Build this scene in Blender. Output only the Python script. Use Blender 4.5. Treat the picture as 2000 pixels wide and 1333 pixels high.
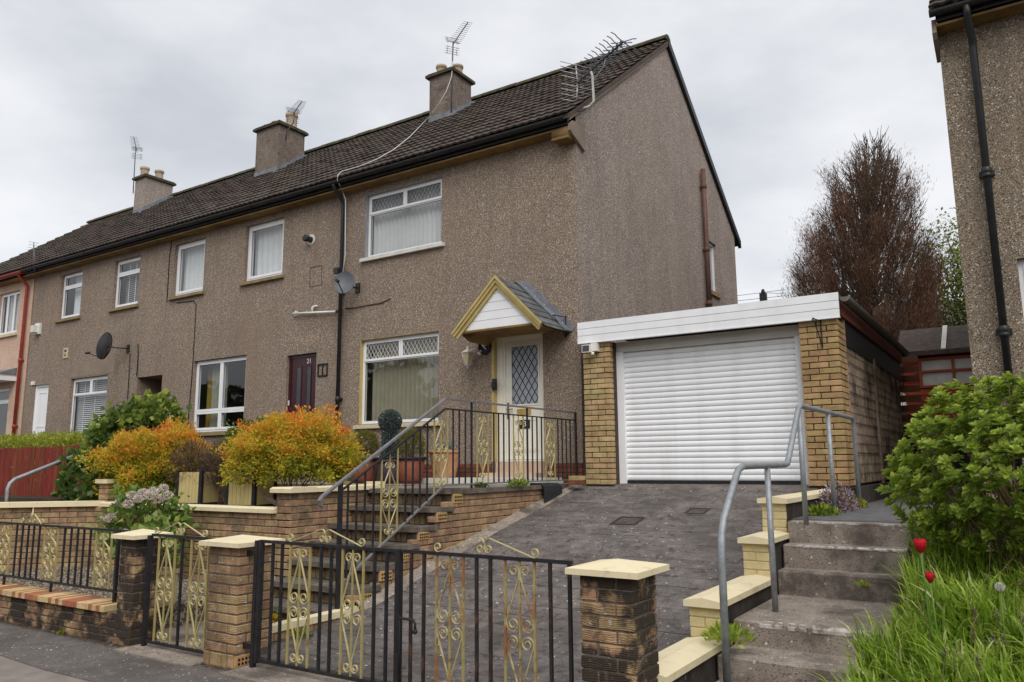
import bpy, math, random
import numpy as np
from mathutils import Matrix, Vector
for o in list(bpy.data.objects): bpy.data.objects.remove(o)
scn = bpy.context.scene
random.seed(7); RNG = np.random.default_rng(11)
R = math.radians
# ------------------------------------------------------------------ camera
CAM = (5.50055, -10.37492, -0.32742); FPX, YAW, PIT, ROL = 1517.97652, 0.57645, 0.15785, -0.00808
cF = Vector((-math.sin(YAW)*math.cos(PIT), math.cos(YAW)*math.cos(PIT), math.sin(PIT)))
cR0 = Vector((math.cos(YAW), math.sin(YAW), 0)); cU0 = cR0.cross(cF)
cR = cR0*math.cos(ROL)+cU0*math.sin(ROL); cU = cU0*math.cos(ROL)-cR0*math.sin(ROL)
cam = bpy.data.objects.new('camera', bpy.data.cameras.new('camera'))
scn.collection.objects.link(cam)
cam.matrix_world = Matrix(((cR.x, cU.x, -cF.x, CAM[0]), (cR.y, cU.y, -cF.y, CAM[1]), (cR.z, cU.z, -cF.z, CAM[2]), (0, 0, 0, 1)))
cam.data.sensor_width = 36; cam.data.lens = FPX*36/2000; cam.data.clip_start = .05; cam.data.clip_end = 2000
scn.camera = cam
scn.render.resolution_x, scn.render.resolution_y = 1024, 682
# ------------------------------------------------------------------ world: overcast sky
SUN_EL, SUN_AZ = R(48), R(138)      # behind the viewer, veiled by cloud
wd = bpy.data.worlds.new('World'); scn.world = wd; wd.use_nodes = True
nt = wd.node_tree; nt.nodes.clear()
wo = nt.nodes.new('ShaderNodeOutputWorld'); bg = nt.nodes.new('ShaderNodeBackground')
sky = nt.nodes.new('ShaderNodeTexSky'); sky.sky_type = 'NISHITA'; sky.sun_disc = False
sky.sun_elevation = SUN_EL; sky.sun_rotation = SUN_AZ
tc = nt.nodes.new('ShaderNodeTexCoord'); mp = nt.nodes.new('ShaderNodeMapping'); mp.inputs['Scale'].default_value = (1.0, 1.0, 2.2)
n1 = nt.nodes.new('ShaderNodeTexNoise'); n1.inputs['Scale'].default_value = 2.3; n1.inputs['Detail'].default_value = 6; n1.inputs['Roughness'].default_value = .52
cr = nt.nodes.new('ShaderNodeValToRGB')
cr.color_ramp.elements[0].position = .34; cr.color_ramp.elements[0].color = (5.9, 6.15, 6.65, 1)
cr.color_ramp.elements[1].position = .64; cr.color_ramp.elements[1].color = (9.0, 9.1, 9.35, 1)
mx = nt.nodes.new('ShaderNodeMix'); mx.data_type = 'RGBA'; mx.inputs[0].default_value = .93
L = nt.links.new
L(tc.outputs['Generated'], mp.inputs[0]); L(mp.outputs[0], n1.inputs['Vector']); L(n1.outputs['Fac'], cr.inputs[0])
L(sky.outputs[0], mx.inputs[6]); L(cr.outputs[0], mx.inputs[7]); L(mx.outputs[2], bg.inputs[0]); bg.inputs[1].default_value = .068
L(bg.outputs[0], wo.inputs[0])
sun = bpy.data.objects.new('sun', bpy.data.lights.new('sun', 'SUN')); scn.collection.objects.link(sun)
sun.data.energy = 1.5; sun.data.angle = R(50); sun.data.color = (1, .96, .9)
sd = Vector((math.sin(SUN_AZ)*math.cos(SUN_EL), math.cos(SUN_AZ)*math.cos(SUN_EL), math.sin(SUN_EL)))
sun.rotation_euler = sd.to_track_quat('Z', 'Y').to_euler()
vs = scn.view_settings; vs.view_transform = 'Standard'; vs.look = 'None'; vs.exposure = 0.65; vs.gamma = 1; vs.use_curve_mapping = False
# ------------------------------------------------------------------ pixel helpers (2000 px wide photograph -> direction)
cC = Vector(CAM)
def ray(x, y): return cF + cR*((x-1000)/FPX) - cU*((y-666.5)/FPX)
def onY(x, y, Y): d = ray(x, y); return cC + d*((Y-cC.y)/d.y)
def onX(x, y, X): d = ray(x, y); return cC + d*((X-cC.x)/d.x)
def onZ(x, y, Z): d = ray(x, y); return cC + d*((Z-cC.z)/d.z)
# ------------------------------------------------------------------ materials
MATS = {}
def mat(name, col, rough=.8, var=.12, nscale=8., bump=0., bscale=60., metal=0., spec=.3, spots=None, rand=.0, hue=None, stain=None, comb=0., aniso=None, streak=None):
    """procedural material: base colour with two scales of mottling, optional speckles, stains, per-object and bump variation"""
    m = bpy.data.materials.new(name); m.use_nodes = True; MATS[name] = m
    t = m.node_tree; b = t.nodes['Principled BSDF']; N = t.nodes.new; K = t.links.new
    b.inputs['Roughness'].default_value = rough; b.inputs['Metallic'].default_value = metal
    b.inputs['Specular IOR Level'].default_value = spec
    g = N('ShaderNodeNewGeometry'); v = g.outputs['Position']
    if aniso:
        mpg = N('ShaderNodeMapping'); mpg.inputs['Scale'].default_value = aniso; K(v, mpg.inputs[0]); v = mpg.outputs[0]
    def noise(s, d=4, r=.6):
        n = N('ShaderNodeTexNoise'); n.inputs['Scale'].default_value = s; n.inputs['Detail'].default_value = d; n.inputs['Roughness'].default_value = r; K(v, n.inputs['Vector']); return n.outputs['Fac']
    def math_(op, a, c):
        k = N('ShaderNodeMath'); k.operation = op
        for i, q in enumerate((a, c)):
            if isinstance(q, (int, float)): k.inputs[i].default_value = q
            else: K(q, k.inputs[i])
        return k.outputs[0]
    def mixc(f, a, c, mode='MIX'):
        k = N('ShaderNodeMix'); k.data_type = 'RGBA'; k.blend_type = mode
        for i, q in ((0, f), (6, a), (7, c)):
            if isinstance(q, tuple): k.inputs[i].default_value = (*q, 1)
            elif isinstance(q, (int, float)): k.inputs[i].default_value = q
            else: K(q, k.inputs[i])
        return k.outputs[2]
    def ramp(f, lo, hi):
        k = N('ShaderNodeMapRange'); k.inputs[1].default_value = lo; k.inputs[2].default_value = hi; K(f, k.inputs[0]); return k.outputs[0]
    dark = tuple(c*(1-var*1.6) for c in col); lite = tuple(min(1, c*(1+var*1.6)) for c in col)
    c = mixc(ramp(noise(nscale), .3, .7), dark, lite)
    if hue: c = mixc(ramp(noise(nscale*.31, 3), .4, .68), c, hue)
    if rand:
        oi = N('ShaderNodeObjectInfo'); hs = N('ShaderNodeHueSaturation')
        K(math_('ADD', math_('MULTIPLY', oi.outputs['Random'], rand), 1-rand*.5), hs.inputs['Value']); K(c, hs.inputs['Color'])
        K(math_('ADD', math_('MULTIPLY', math_('FRACT', math_('MULTIPLY', oi.outputs['Random'], 17.3), 0), .03), .485), hs.inputs['Hue'])
        c = hs.outputs[0]
    if spots:      # list of (scale, threshold, colour)
        for (sc, th, sc_col) in spots:
            vo = N('ShaderNodeTexVoronoi'); vo.inputs['Scale'].default_value = sc; K(v, vo.inputs['Vector'])
            sp = N('ShaderNodeSeparateColor'); K(vo.outputs['Color'], sp.inputs[0])
            f = math_('GREATER_THAN', sp.outputs[0], th)
            c = mixc(f, c, sc_col)
    if stain:      # list of (scale, lo, hi, colour, amount)
        for (s, lo, hi, sc_col, am) in stain:
            c = mixc(math_('MULTIPLY', ramp(noise(s, 5, .65), lo, hi), am), c, sc_col)
    if streak:     # rain streaks: (colour, amount) drawn out down the wall
        mps = N('ShaderNodeMapping'); mps.inputs['Scale'].default_value = (4.5, 4.5, .32); K(g.outputs['Position'], mps.inputs[0])
        ns_ = N('ShaderNodeTexNoise'); ns_.inputs['Scale'].default_value = 1.; ns_.inputs['Detail'].default_value = 5; ns_.inputs['Roughness'].default_value = .6; K(mps.outputs[0], ns_.inputs['Vector'])
        c = mixc(math_('MULTIPLY', ramp(ns_.outputs['Fac'], .50, .68), streak[1]), c, streak[0])
    K(c, b.inputs['Base Color'])
    if bump:
        bp = N('ShaderNodeBump'); bp.inputs['Strength'].default_value = min(1, bump); bp.inputs['Distance'].default_value = .01
        hgt = noise(bscale, 3, .6)
        if comb:      # wire-combed strokes across the brick face
            wv = N('ShaderNodeTexWave'); wv.bands_direction = 'Z'; wv.inputs['Scale'].default_value = 26.; wv.inputs['Distortion'].default_value = 22.; wv.inputs['Detail'].default_value = 2.; wv.inputs['Detail Scale'].default_value = .22; K(v, wv.inputs['Vector'])
            hgt = math_('ADD', math_('MULTIPLY', hgt, .4), math_('MULTIPLY', wv.outputs['Fac'], comb))
        K(hgt, bp.inputs['Height']); K(bp.outputs[0], b.inputs['Normal'])
    return m
STONE = (.62, .58, .52)
mat('pebbledash', (.285, .213, .157), .95, .10, 1.1, streak=((.15, .115, .09), .28), bump=1, bscale=85, spots=[(125, .82, (.46, .39, .315)), (105, .948, (.74, .69, .62)), (130, .73, (.115, .083, .063))], hue=(.265, .20, .155), stain=[(.7, .52, .75, (.16, .118, .09), .5), (.35, .5, .75, (.33, .235, .165), .45)])
mat('pebbledash_grey', (.345, .285, .246), .95, .10, 1.1, streak=((.20, .162, .138), .30), bump=1, bscale=85, spots=[(110, .82, (.52, .45, .40)), (88, .948, (.80, .75, .7)), (115, .74, (.13, .098, .084))], stain=[(.5, .5, .75, (.24, .188, .16), .45), (1.4, .5, .7, (.38, .305, .25), .35)])
mat('chimney_render', (.215, .170, .138), .95, .14, 3., bump=1, bscale=75, spots=[(80, .86, (.34, .29, .25)), (90, .80, (.10, .078, .064))], stain=[(1.6, .48, .66, (.085, .066, .054), .75), (4, .56, .7, (.05, .042, .036), .5)])
mat('pebbledash_olive', (.275, .215, .15), .95, .12, 1.2, streak=((.12, .095, .072), .35), bump=1, bscale=70, spots=[(95, .85, (.42, .37, .31)), (75, .955, (.66, .61, .54)), (105, .72, (.085, .064, .05))], stain=[(.8, .5, .72, (.17, .135, .10), .6)])
mat('pebbledash_pink', (.62, .42, .32), .95, .08, 2., bump=1, bscale=75, spots=[(90, .86, (.75, .60, .5)), (110, .86, (.40, .27, .2))])
mat('smooth_render', (.26, .205, .158), .9, .1, 3., bump=.4, bscale=60)
mat('roof_tile', (.074, .057, .047), .9, .22, 5., bump=.8, bscale=90, rand=.5, stain=[(2.5, .5, .7, (.10, .062, .045), .6), (9, .58, .7, (.13, .125, .10), .5)])
mat('moss_tile', (.075, .068, .042), .95, .3, 7., bump=1, bscale=70, rand=.3, stain=[(5, .5, .68, (.12, .11, .05), .6)])
mat('lead', (.17, .18, .20), .5, .2, 6., spec=.4)
mat('black_plastic', (.018, .018, .02), .45, .2, 10, spec=.4)
mat('dark_iron', (.020, .019, .021), .55, .25, 20, bump=.4, bscale=160, stain=[(13, .66, .74, (.085, .04, .024), .8)])
mat('gold_iron', (.35, .295, .115), .40, .10, 20, bump=.3, bscale=150, spec=.5, stain=[(5.5, .60, .72, (.26, .10, .03), .85), (17, .68, .76, (.20, .085, .03), .8)])
mat('gold_cream', (.52, .45, .225), .36, .06, 20, bump=.3, bscale=150, spec=.5, stain=[(5.5, .62, .74, (.30, .11, .035), .85), (17, .70, .78, (.2, .085, .03), .8)])
RUST = [(4.5, .47, .58, (.27, .10, .03), .9), (15, .56, .66, (.19, .075, .028), .85)]
mat('gold_rusty', (.35, .295, .115), .5, .10, 20, bump=.3, bscale=150, spec=.5, stain=RUST)
mat('cream_rusty', (.50, .43, .215), .48, .06, 20, bump=.3, bscale=150, spec=.5, stain=RUST)
mat('iron_rusty', (.028, .022, .021), .6, .25, 20, bump=.4, bscale=160, stain=[(8, .52, .62, (.11, .05, .03), .85)])
mat('handrail_grey', (.16, .155, .165), .5, .12, 15, spec=.4)
mat('galvanised', (.30, .32, .34), .5, .14, 14, metal=.35, bump=.2, bscale=90, stain=[(30, .55, .7, (.22, .23, .25), .5)])
mat('white_upvc', (.85, .855, .875), .35, .03, 2., spec=.4, streak=((.68, .68, .66), .3), stain=[(3, .55, .8, (.68, .68, .67), .35)])
mat('white_door', (.80, .77, .68), .4, .03, 2., spec=.4)
mat('roller_white', (.86, .87, .89), .38, .015, 2., spec=.45, streak=((.66, .66, .65), .35))
mat('lintel_grey', (.66, .65, .60), .6, .06, 3.)
mat('yellow_paint', (.50, .39, .16), .6, .08, 4.)
mat('soffit_tan', (.22, .138, .05), .75, .25, 2.2, stain=[(1.6, .5, .68, (.14, .085, .035), .8)])
mat('cream_coping', (.76, .66, .44), .7, .06, 3., bump=.25, bscale=120, stain=[(3, .52, .68, (.56, .49, .31), .6), (9, .60, .70, (.36, .33, .18), .55), (38, .66, .72, (.20, .165, .11), .6)])
mat('sill_stone', (.27, .195, .10), .9, .15, 6., bump=.5, bscale=100)
mat('sill_white', (.62, .61, .56), .6, .07, 5.)
mat('sill_cream', (.60, .51, .33), .6, .07, 5.)
mat('grey_reveal', (.30, .31, .34), .7, .06, 5.)
BR_ST = [(4.2, .40, .50, (.030, .024, .020), .95), (1.7, .5, .66, (.05, .038, .028), .6), (45, .72, .76, (.5, .48, .42), .5)]
mat('brick_rustic', col=(.37, .242, .132), rough=.92, var=.2, nscale=12, comb=.22, bump=1, bscale=140, rand=.4, stain=BR_ST[1:], spots=[(60, .975, (.45, .42, .36))])
mat('cream_joint', (.42, .34, .19), .9, .15, 20)
mat('brick_sooty', col=(.37, .238, .128), rough=.92, var=.22, nscale=12, comb=.22, bump=1, bscale=140, rand=.4, stain=BR_ST, spots=[(60, .975, (.45, .42, .36))])
mat('brick_wall', col=(.36, .236, .135), rough=.92, var=.2, nscale=12, comb=.22, bump=1, bscale=140, rand=.45, stain=[(2.2, .52, .68, (.075, .056, .044), .75), (45, .72, .76, (.5, .48, .42), .45)])
mat('brick_yellow', (.47, .335, .17), .9, .15, 9, bump=1, bscale=120, rand=.35, stain=[(3, .55, .7, (.30, .18, .08), .5), (7, .66, .76, (.12, .08, .05), .4)])
mat('brick_old', (.42, .28, .135), .9, .15, 9, bump=1, bscale=120, rand=.35, stain=[(2.5, .5, .7, (.22, .13, .06), .6), (7, .62, .74, (.10, .065, .04), .6)])
mat('brick_red', (.20, .062, .038), .9, .2, 9, bump=.8, bscale=120, rand=.3, stain=[(5, .5, .7, (.08, .03, .025), .7)])
mat('brick_end', (.47, .295, .13), .9, .12, 12, bump=.8, bscale=120, rand=.2)
mat('soldier_dark', (.17, .115, .064), .95, .3, 14, bump=1, bscale=120, rand=.4)
mat('cream_brick', (.66, .55, .30), .8, .08, 9, bump=1, bscale=110)
mat('mortar', (.165, .135, .108), .95, .25, 30, bump=1, bscale=150, stain=[(20, .62, .7, (.5, .48, .43), .5)])
mat('mortar_dark', (.075, .055, .040), .95, .25, 30, bump=1, bscale=150)
mat('hole_dark', (.012, .009, .007), 1.)
mat('stripe_red', (.36, .145, .07), .8, .15, 12, bump=.4, bscale=100, rand=.2)
mat('stripe_cream', (.58, .42, .22), .8, .12, 12, bump=.4, bscale=100, rand=.15)
mat('tread_slab', (.14, .118, .096), .95, .25, 9, bump=.8, bscale=120, stain=[(7, .55, .7, (.17, .155, .13), .6), (2.5, .55, .7, (.055, .05, .035), .6)])
mat('step_concrete', (.31, .26, .217), .95, .18, 5, bump=.8, bscale=160, spots=[(120, .88, (.36, .31, .27)), (130, .88, (.14, .115, .10)), (70, .994, (.66, .64, .6))], stain=[(2.2, .5, .62, (.115, .095, .082), .8), (3.1, .57, .67, (.40, .34, .285), .7), (1.1, .52, .64, (.09, .075, .066), .5)])
mat('white_nosing', (.50, .46, .43), .9, .22, 14, bump=.8, bscale=120, stain=[(16, .50, .57, (.22, .185, .16), .95), (5, .55, .63, (.16, .135, .118), .9)])
mat('step_side', (.055, .045, .038), .95, .3, 8, bump=1, bscale=120, stain=[(16, .66, .70, (.6, .58, .54), .6)])
mat('tarmac', (.165, .146, .136), .95, .15, 6, bump=1, bscale=220, spots=[(210, .91, (.26, .235, .22)), (190, .9, (.08, .07, .065)), (70, .990, (.5, .48, .45))], stain=[(.9, .46, .62, (.105, .09, .082), .8), (4, .56, .66, (.25, .215, .185), .55), (30, .76, .79, (.6, .57, .53), .7)])
mat('tarmac_old', (.30, .258, .225), .95, .12, 6, bump=1, bscale=220, spots=[(210, .92, (.26, .23, .21))], stain=[(1.3, .5, .7, (.24, .205, .182), .6)])
mat('path_tarmac', (.135, .133, .136), .95, .15, 6, bump=.8, bscale=200, stain=[(18, .70, .74, (.35, .34, .33), .6)])
mat('paver', (.165, .146, .139), .95, .22, 7, bump=1, bscale=150, rand=.16, spots=[(170, .90, (.24, .215, .2)), (150, .9, (.075, .062, .058)), (60, .993, (.55, .52, .48))], stain=[(1.4, .46, .62, (.105, .09, .084), .8), (3.3, .55, .66, (.27, .23, .195), .6), (9, .56, .64, (.06, .05, .045), .7)])
mat('paver_joint', (.034, .028, .026), 1, .3, 20)
mat('soil', (.045, .032, .022), 1, .3, 12, bump=1, bscale=60)
mat('gravel', (.26, .215, .165), .95, .3, 20, bump=1, bscale=90, rand=.6)
mat('gravel_bed', (.12, .10, .08), .95, .4, 40, bump=1, bscale=90, spots=[(45, .6, (.33, .28, .22)), (60, .75, (.08, .06, .05))])
mat('red_fence', (.185, .036, .018), .8, .22, 4, bump=.5, bscale=60, rand=.3, aniso=(6, 6, .6))
mat('red_shed', (.36, .052, .030), .75, .12, 4, bump=.3, bscale=60, rand=.12)
mat('shed_trim', (.36, .085, .042), .7, .1, 4)
mat('brown_slat', (.16, .062, .035), .85, .2, 4, rand=.2)
mat('roof_felt', (.088, .068, .056), .95, .2, 8, bump=.6, bscale=120)
mat('red_paint', (.30, .045, .028), .45, .1, 6, spec=.4)
mat('maroon_door', (.045, .008, .012), .35, .1, 4, spec=.5)
mat('brown_pipe', (.115, .060, .042), .6, .15, 4)
mat('grey_pipe', (.14, .135, .115), .6, .2, 8)
mat('block_wall', (.33, .25, .185), .95, .2, 5, bump=1, bscale=90, rand=.25, stain=[(2.0, .46, .62, (.055, .045, .035), .85), (1.3, .5, .7, (.085, .078, .04), .6)])
mat('black_sheet', (.010, .013, .016), .55, .3, 3)
mat('rubber_mat', (.022, .024, .025), .8, .2, 20)
mat('dish_grey', (.105, .11, .125), .5, .1, 6, spec=.4)  # dish paint; on aerials its dark tone stands in for backlit aluminium
mat('aluminium', (.42, .42, .43), .4, .15, 9, metal=.6)
mat('pot_cream', (.46, .36, .20), .85, .12, 6, bump=.3, bscale=60, stain=[(3, .55, .7, (.28, .21, .12), .5)])
mat('pot_terracotta', (.42, .21, .115), .85, .15, 6, bump=.3, bscale=60, stain=[(5, .52, .7, (.55, .36, .25), .6)])
mat('pot_red', (.20, .062, .036), .7, .12, 6, bump=.3, bscale=60)
mat('pot_purple', (.06, .035, .055), .6, .12, 6)
mat('chimney_pot', (.42, .335, .235), .9, .12, 5, stain=[(6, .55, .7, (.25, .18, .1), .6)])
mat('chimney_pot_red', (.24, .085, .045), .9, .15, 5)
mat('planter_cream', (.52, .42, .19), .7, .1, 5, aniso=(30, 30, 1))
mat('black_timber', (.018, .018, .02), .7, .2, 8)
mat('step_pink', (.55, .40, .30), .8, .06, 5)
mat('brass', (.60, .42, .12), .35, .1, 8, metal=.5)
mat('door_handle', (.25, .20, .14), .4, .1, 8, metal=.6)
mat('blind_beige', (.52, .475, .36), .85, .05, 4)
mat('blind_white', (.86, .86, .86), .8, .03, 4)
mat('curtain_white', (.84, .85, .86), .9, .03, 4)
mat('curtain_green', (.42, .43, .34), .9, .06, 4)
mat('curtain_gold', (.36, .25, .05), .9, .06, 4)
mat('room', (.30, .27, .23), .95, .05, 2)
mat('leather', (.09, .035, .015), .5, .1, 3)
mat('lamp_white', (.62, .59, .55), .5, .08, 12, stain=[(20, .55, .65, (.38, .33, .27), .6)])
mat('white_plastic', (.74, .73, .69), .45, .05, 6)
mat('wood_bark', (.115, .085, .062), .95, .3, 10, bump=1, bscale=60)
mat('twig', (.17, .11, .068), .95, .2, 10)
mat('slate', (.115, .12, .125), .6, .25, 10, bump=.5, bscale=60, rand=.5, stain=[(6, .55, .7, (.16, .145, .12), .7)])
mat('cable_white', (.62, .62, .62), .5, .05, 5)
def leafmat(name, cols, rough=.55, trans=.42, spec=.35):
    """leaf colour picked along a ramp by a per-leaf value; light passes through thin leaves"""
    m = bpy.data.materials.new(name); m.use_nodes = True; MATS[name] = m
    t = m.node_tree; b = t.nodes['Principled BSDF']; N = t.nodes.new; K = t.links.new
    a = N('ShaderNodeAttribute'); a.attribute_name = 'v'
    r = N('ShaderNodeValToRGB'); e = r.color_ramp.elements
    for i, (p, c) in enumerate(cols):
        if i < 2: e[i].position = p; e[i].color = (*c, 1)
        else: q = e.new(p); q.color = (*c, 1)
    K(a.outputs['Fac'], r.inputs[0]); K(r.outputs[0], b.inputs['Base Color'])
    b.inputs['Roughness'].default_value = rough; b.inputs['Specular IOR Level'].default_value = spec
    tr = N('ShaderNodeBsdfTranslucent'); K(r.outputs[0], tr.inputs[0])
    ms = N('ShaderNodeMixShader'); ms.inputs[0].default_value = trans
    K(b.outputs[0], ms.inputs[1]); K(tr.outputs[0], ms.inputs[2]); K(ms.outputs[0], t.nodes['Material Output'].inputs[0])
    return m
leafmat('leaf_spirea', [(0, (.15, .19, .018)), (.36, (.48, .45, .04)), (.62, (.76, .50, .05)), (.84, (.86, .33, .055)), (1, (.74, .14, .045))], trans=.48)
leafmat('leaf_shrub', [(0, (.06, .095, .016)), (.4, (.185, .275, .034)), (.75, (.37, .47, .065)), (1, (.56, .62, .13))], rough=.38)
leafmat('leaf_ivy', [(0, (.032, .066, .018)), (.45, (.085, .145, .034)), (.75, (.24, .32, .055)), (1, (.48, .52, .12))], rough=.4)
leafmat('leaf_mid', [(0, (.025, .06, .012)), (.6, (.07, .15, .02)), (1, (.16, .24, .04))])
leafmat('leaf_hydrangea', [(0, (.06, .12, .02)), (.55, (.18, .30, .05)), (.86, (.36, .40, .12)), (1, (.50, .34, .09))])
leafmat('leaf_hedge', [(0, (.09, .12, .014)), (.5, (.26, .31, .028)), (1, (.46, .48, .06))])
leafmat('leaf_box', [(0, (.07, .06, .015)), (.5, (.17, .17, .03)), (1, (.28, .25, .05))])
leafmat('leaf_topiary', [(0, (.05, .072, .064)), (.55, (.11, .155, .14)), (.9, (.20, .26, .245)), (1, (.60, .66, .64))], trans=.1)
leafmat('leaf_tree', [(0, (.085, .11, .022)), (.6, (.25, .30, .06)), (.88, (.42, .45, .14)), (1, (.72, .72, .52))], trans=.5)
leafmat('leaf_brown', [(0, (.06, .032, .020)), (.55, (.18, .088, .052)), (1, (.34, .20, .11))], trans=.2)
leafmat('heather', [(0, (.045, .026, .020)), (.6, (.13, .085, .062)), (1, (.21, .16, .10))], trans=.1)
leafmat('grass_blade', [(0, (.09, .16, .016)), (.5, (.28, .42, .038)), (.88, (.48, .60, .11)), (1, (.72, .66, .40))], trans=.45)
leafmat('flower_head', [(0, (.46, .37, .31)), (.5, (.74, .65, .58)), (1, (.90, .84, .80))])
leafmat('tulip_red', [(0, (.30, .003, .010)), (1, (.62, .012, .030))], trans=.25)
leafmat('flower_yellow', [(0, (.7, .42, .01)), (1, (.85, .60, .02))])
leafmat('flower_lilac', [(0, (.13, .03, .02)), (.5, (.22, .16, .06)), (.75, (.42, .33, .50)), (1, (.70, .64, .75))])
leafmat('seed_white', [(0, (.6, .58, .54)), (1, (.8, .78, .74))])
leafmat('wood_far', [(0, (.012, .022, .006)), (.6, (.035, .055, .014)), (1, (.07, .09, .025))])
# clear window glass: Fresnel reflection over a transparent pane
g = bpy.data.materials.new('glass'); g.use_nodes = True; MATS['glass'] = g; t = g.node_tree; t.nodes.clear()
o_ = t.nodes.new('ShaderNodeOutputMaterial'); ms = t.nodes.new('ShaderNodeMixShader'); tr = t.nodes.new('ShaderNodeBsdfTransparent'); gl = t.nodes.new('ShaderNodeBsdfGlossy')
lw = t.nodes.new('ShaderNodeLayerWeight'); lw.inputs[0].default_value = .5; pw = t.nodes.new('ShaderNodeMath'); pw.operation = 'POWER'; pw.inputs[1].default_value = 4.; fr = t.nodes.new('ShaderNodeMath'); fr.operation = 'MULTIPLY_ADD'; fr.inputs[1].default_value = .80; fr.inputs[2].default_value = .09; t.links.new(lw.outputs['Facing'], pw.inputs[0]); t.links.new(pw.outputs[0], fr.inputs[0]); gl.inputs['Roughness'].default_value = .02; tr.inputs[0].default_value = (.86, .88, .88, 1)
nz = t.nodes.new('ShaderNodeTexNoise'); nz.inputs['Scale'].default_value = 1.7; bp = t.nodes.new('ShaderNodeBump'); bp.inputs['Strength'].default_value = .06; bp.inputs['Distance'].default_value = .05
ge = t.nodes.new('ShaderNodeNewGeometry'); t.links.new(ge.outputs['Position'], nz.inputs['Vector']); t.links.new(nz.outputs[0], bp.inputs['Height']); t.links.new(bp.outputs[0], gl.inputs['Normal'])
t.links.new(fr.outputs[0], ms.inputs[0]); t.links.new(tr.outputs[0], ms.inputs[1]); t.links.new(gl.outputs[0], ms.inputs[2]); t.links.new(ms.outputs[0], o_.inputs[0])
mat('frosted', (.33, .36, .41), .25, .06, 9, spec=.6, bump=.3, bscale=40)
mat('frosted_dark', (.05, .055, .065), .25, .06, 9, spec=.6, bump=.3, bscale=40)
# ------------------------------------------------------------------ mesh helpers
COL = scn.collection
class MB:
    """collects shapes; build() links them as ONE mesh object in world coordinates"""
    def __init__(s): s.v = []; s.f = []; s.sm = []
    def quad(s, *p, sm=False): n = len(s.v); s.v += [tuple(q) for q in p]; s.f.append(tuple(range(n, n+len(p)))); s.sm.append(sm); return s
    def box(s, a, b):
        (x0, y0, z0), (x1, y1, z1) = [tuple(map(min, zip(a, b))), tuple(map(max, zip(a, b)))]
        n = len(s.v); s.v += [(x0, y0, z0), (x1, y0, z0), (x1, y1, z0), (x0, y1, z0), (x0, y0, z1), (x1, y0, z1), (x1, y1, z1), (x0, y1, z1)]
        for q in ((0, 3, 2, 1), (4, 5, 6, 7), (0, 1, 5, 4), (1, 2, 6, 5), (2, 3, 7, 6), (3, 0, 4, 7)): s.f.append(tuple(n+i for i in q)); s.sm.append(False)
        return s
    def prism(s, poly, axis, a, b):
        """extrude a 2-D polygon along an axis: x -> poly is (y,z); y -> (x,z); z -> (x,y)"""
        def pt(p, h): return (h, p[0], p[1]) if axis == 'x' else (p[0], h, p[1]) if axis == 'y' else (p[0], p[1], h)
        n = len(s.v); k = len(poly); s.v += [pt(p, a) for p in poly]+[pt(p, b) for p in poly]
        s.f.append(tuple(range(n, n+k))[::-1]); s.f.append(tuple(range(n+k, n+2*k))); s.sm += [False]*2
        for i in range(k): j = (i+1) % k; s.f.append((n+i, n+j, n+k+j, n+k+i)); s.sm.append(False)
        return s
    def tube(s, pts, r, n=8, cap=True, sm=True, r1=None, up=None, sq=None):
        pts = [Vector(p) for p in pts]; k = len(pts); base = len(s.v); u = None
        for i, p in enumerate(pts):
            d = (pts[min(i+1, k-1)]-pts[max(i-1, 0)]).normalized()
            if u is None:
                u = Vector(up) if up else (Vector((0, 0, 1)) if abs(d.z) < .9 else Vector((1, 0, 0)))
            u = (u-d*u.dot(d)).normalized(); w = d.cross(u)
            rr = r if r1 is None else r+(r1-r)*i/(k-1)
            for j in range(n):
                a = 2*math.pi*(j+.5)/n
                if sq: q = u*(sq[0]*(1 if math.cos(a) > 0 else -1))+w*(sq[1]*(1 if math.sin(a) > 0 else -1))
                else: q = u*math.cos(a)*rr+w*math.sin(a)*rr
                s.v.append(tuple(p+q))
        for i in range(k-1):
            for j in range(n):
                a = base+i*n+j; b = base+i*n+(j+1) % n; s.f.append((a, b, b+n, a+n)); s.sm.append(sm and not sq)
        if cap:
            s.f.append(tuple(range(base, base+n))[::-1]); s.f.append(tuple(range(base+(k-1)*n, base+k*n))); s.sm += [False]*2
        return s
    def bar(s, a, b, w, h=None, up=None): h = h or w; return s.tube([a, b], 1, 4, up=up, sq=(w/2, h/2))
    def lathe(s, prof, c=(0, 0, 0), n=16, axis=None, sq=False):
        """spin a (radius, height) profile round z (or another axis) through c"""
        base = len(s.v); k = len(prof); M = Vector(axis).to_track_quat('Z', 'Y').to_matrix() if axis else None
        for r, h in prof:
            for j in range(n):
                a = 2*math.pi*(j+.5)/n; p = Vector((r*math.cos(a), r*math.sin(a), h))
                if M: p = M @ p
                s.v.append((p.x+c[0], p.y+c[1], p.z+c[2]))
        for i in range(k-1):
            for j in range(n):
                a = base+i*n+j; b = base+i*n+(j+1) % n; s.f.append((a, b, b+n, a+n)); s.sm.append(not sq)
        s.f.append(tuple(range(base, base+n))[::-1]); s.f.append(tuple(range(base+(k-1)*n, base+k*n))); s.sm += [False]*2
        return s
    def mesh(s, name, m):
        me = bpy.data.meshes.new(name); me.from_pydata(s.v, [], s.f); me.polygons.foreach_set('use_smooth', s.sm); me.materials.append(MATS[m]); me.update(); return me
    def build(s, name, m, parent=None): return link(name, s.mesh(name, m), parent)
LOC = {}
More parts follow.
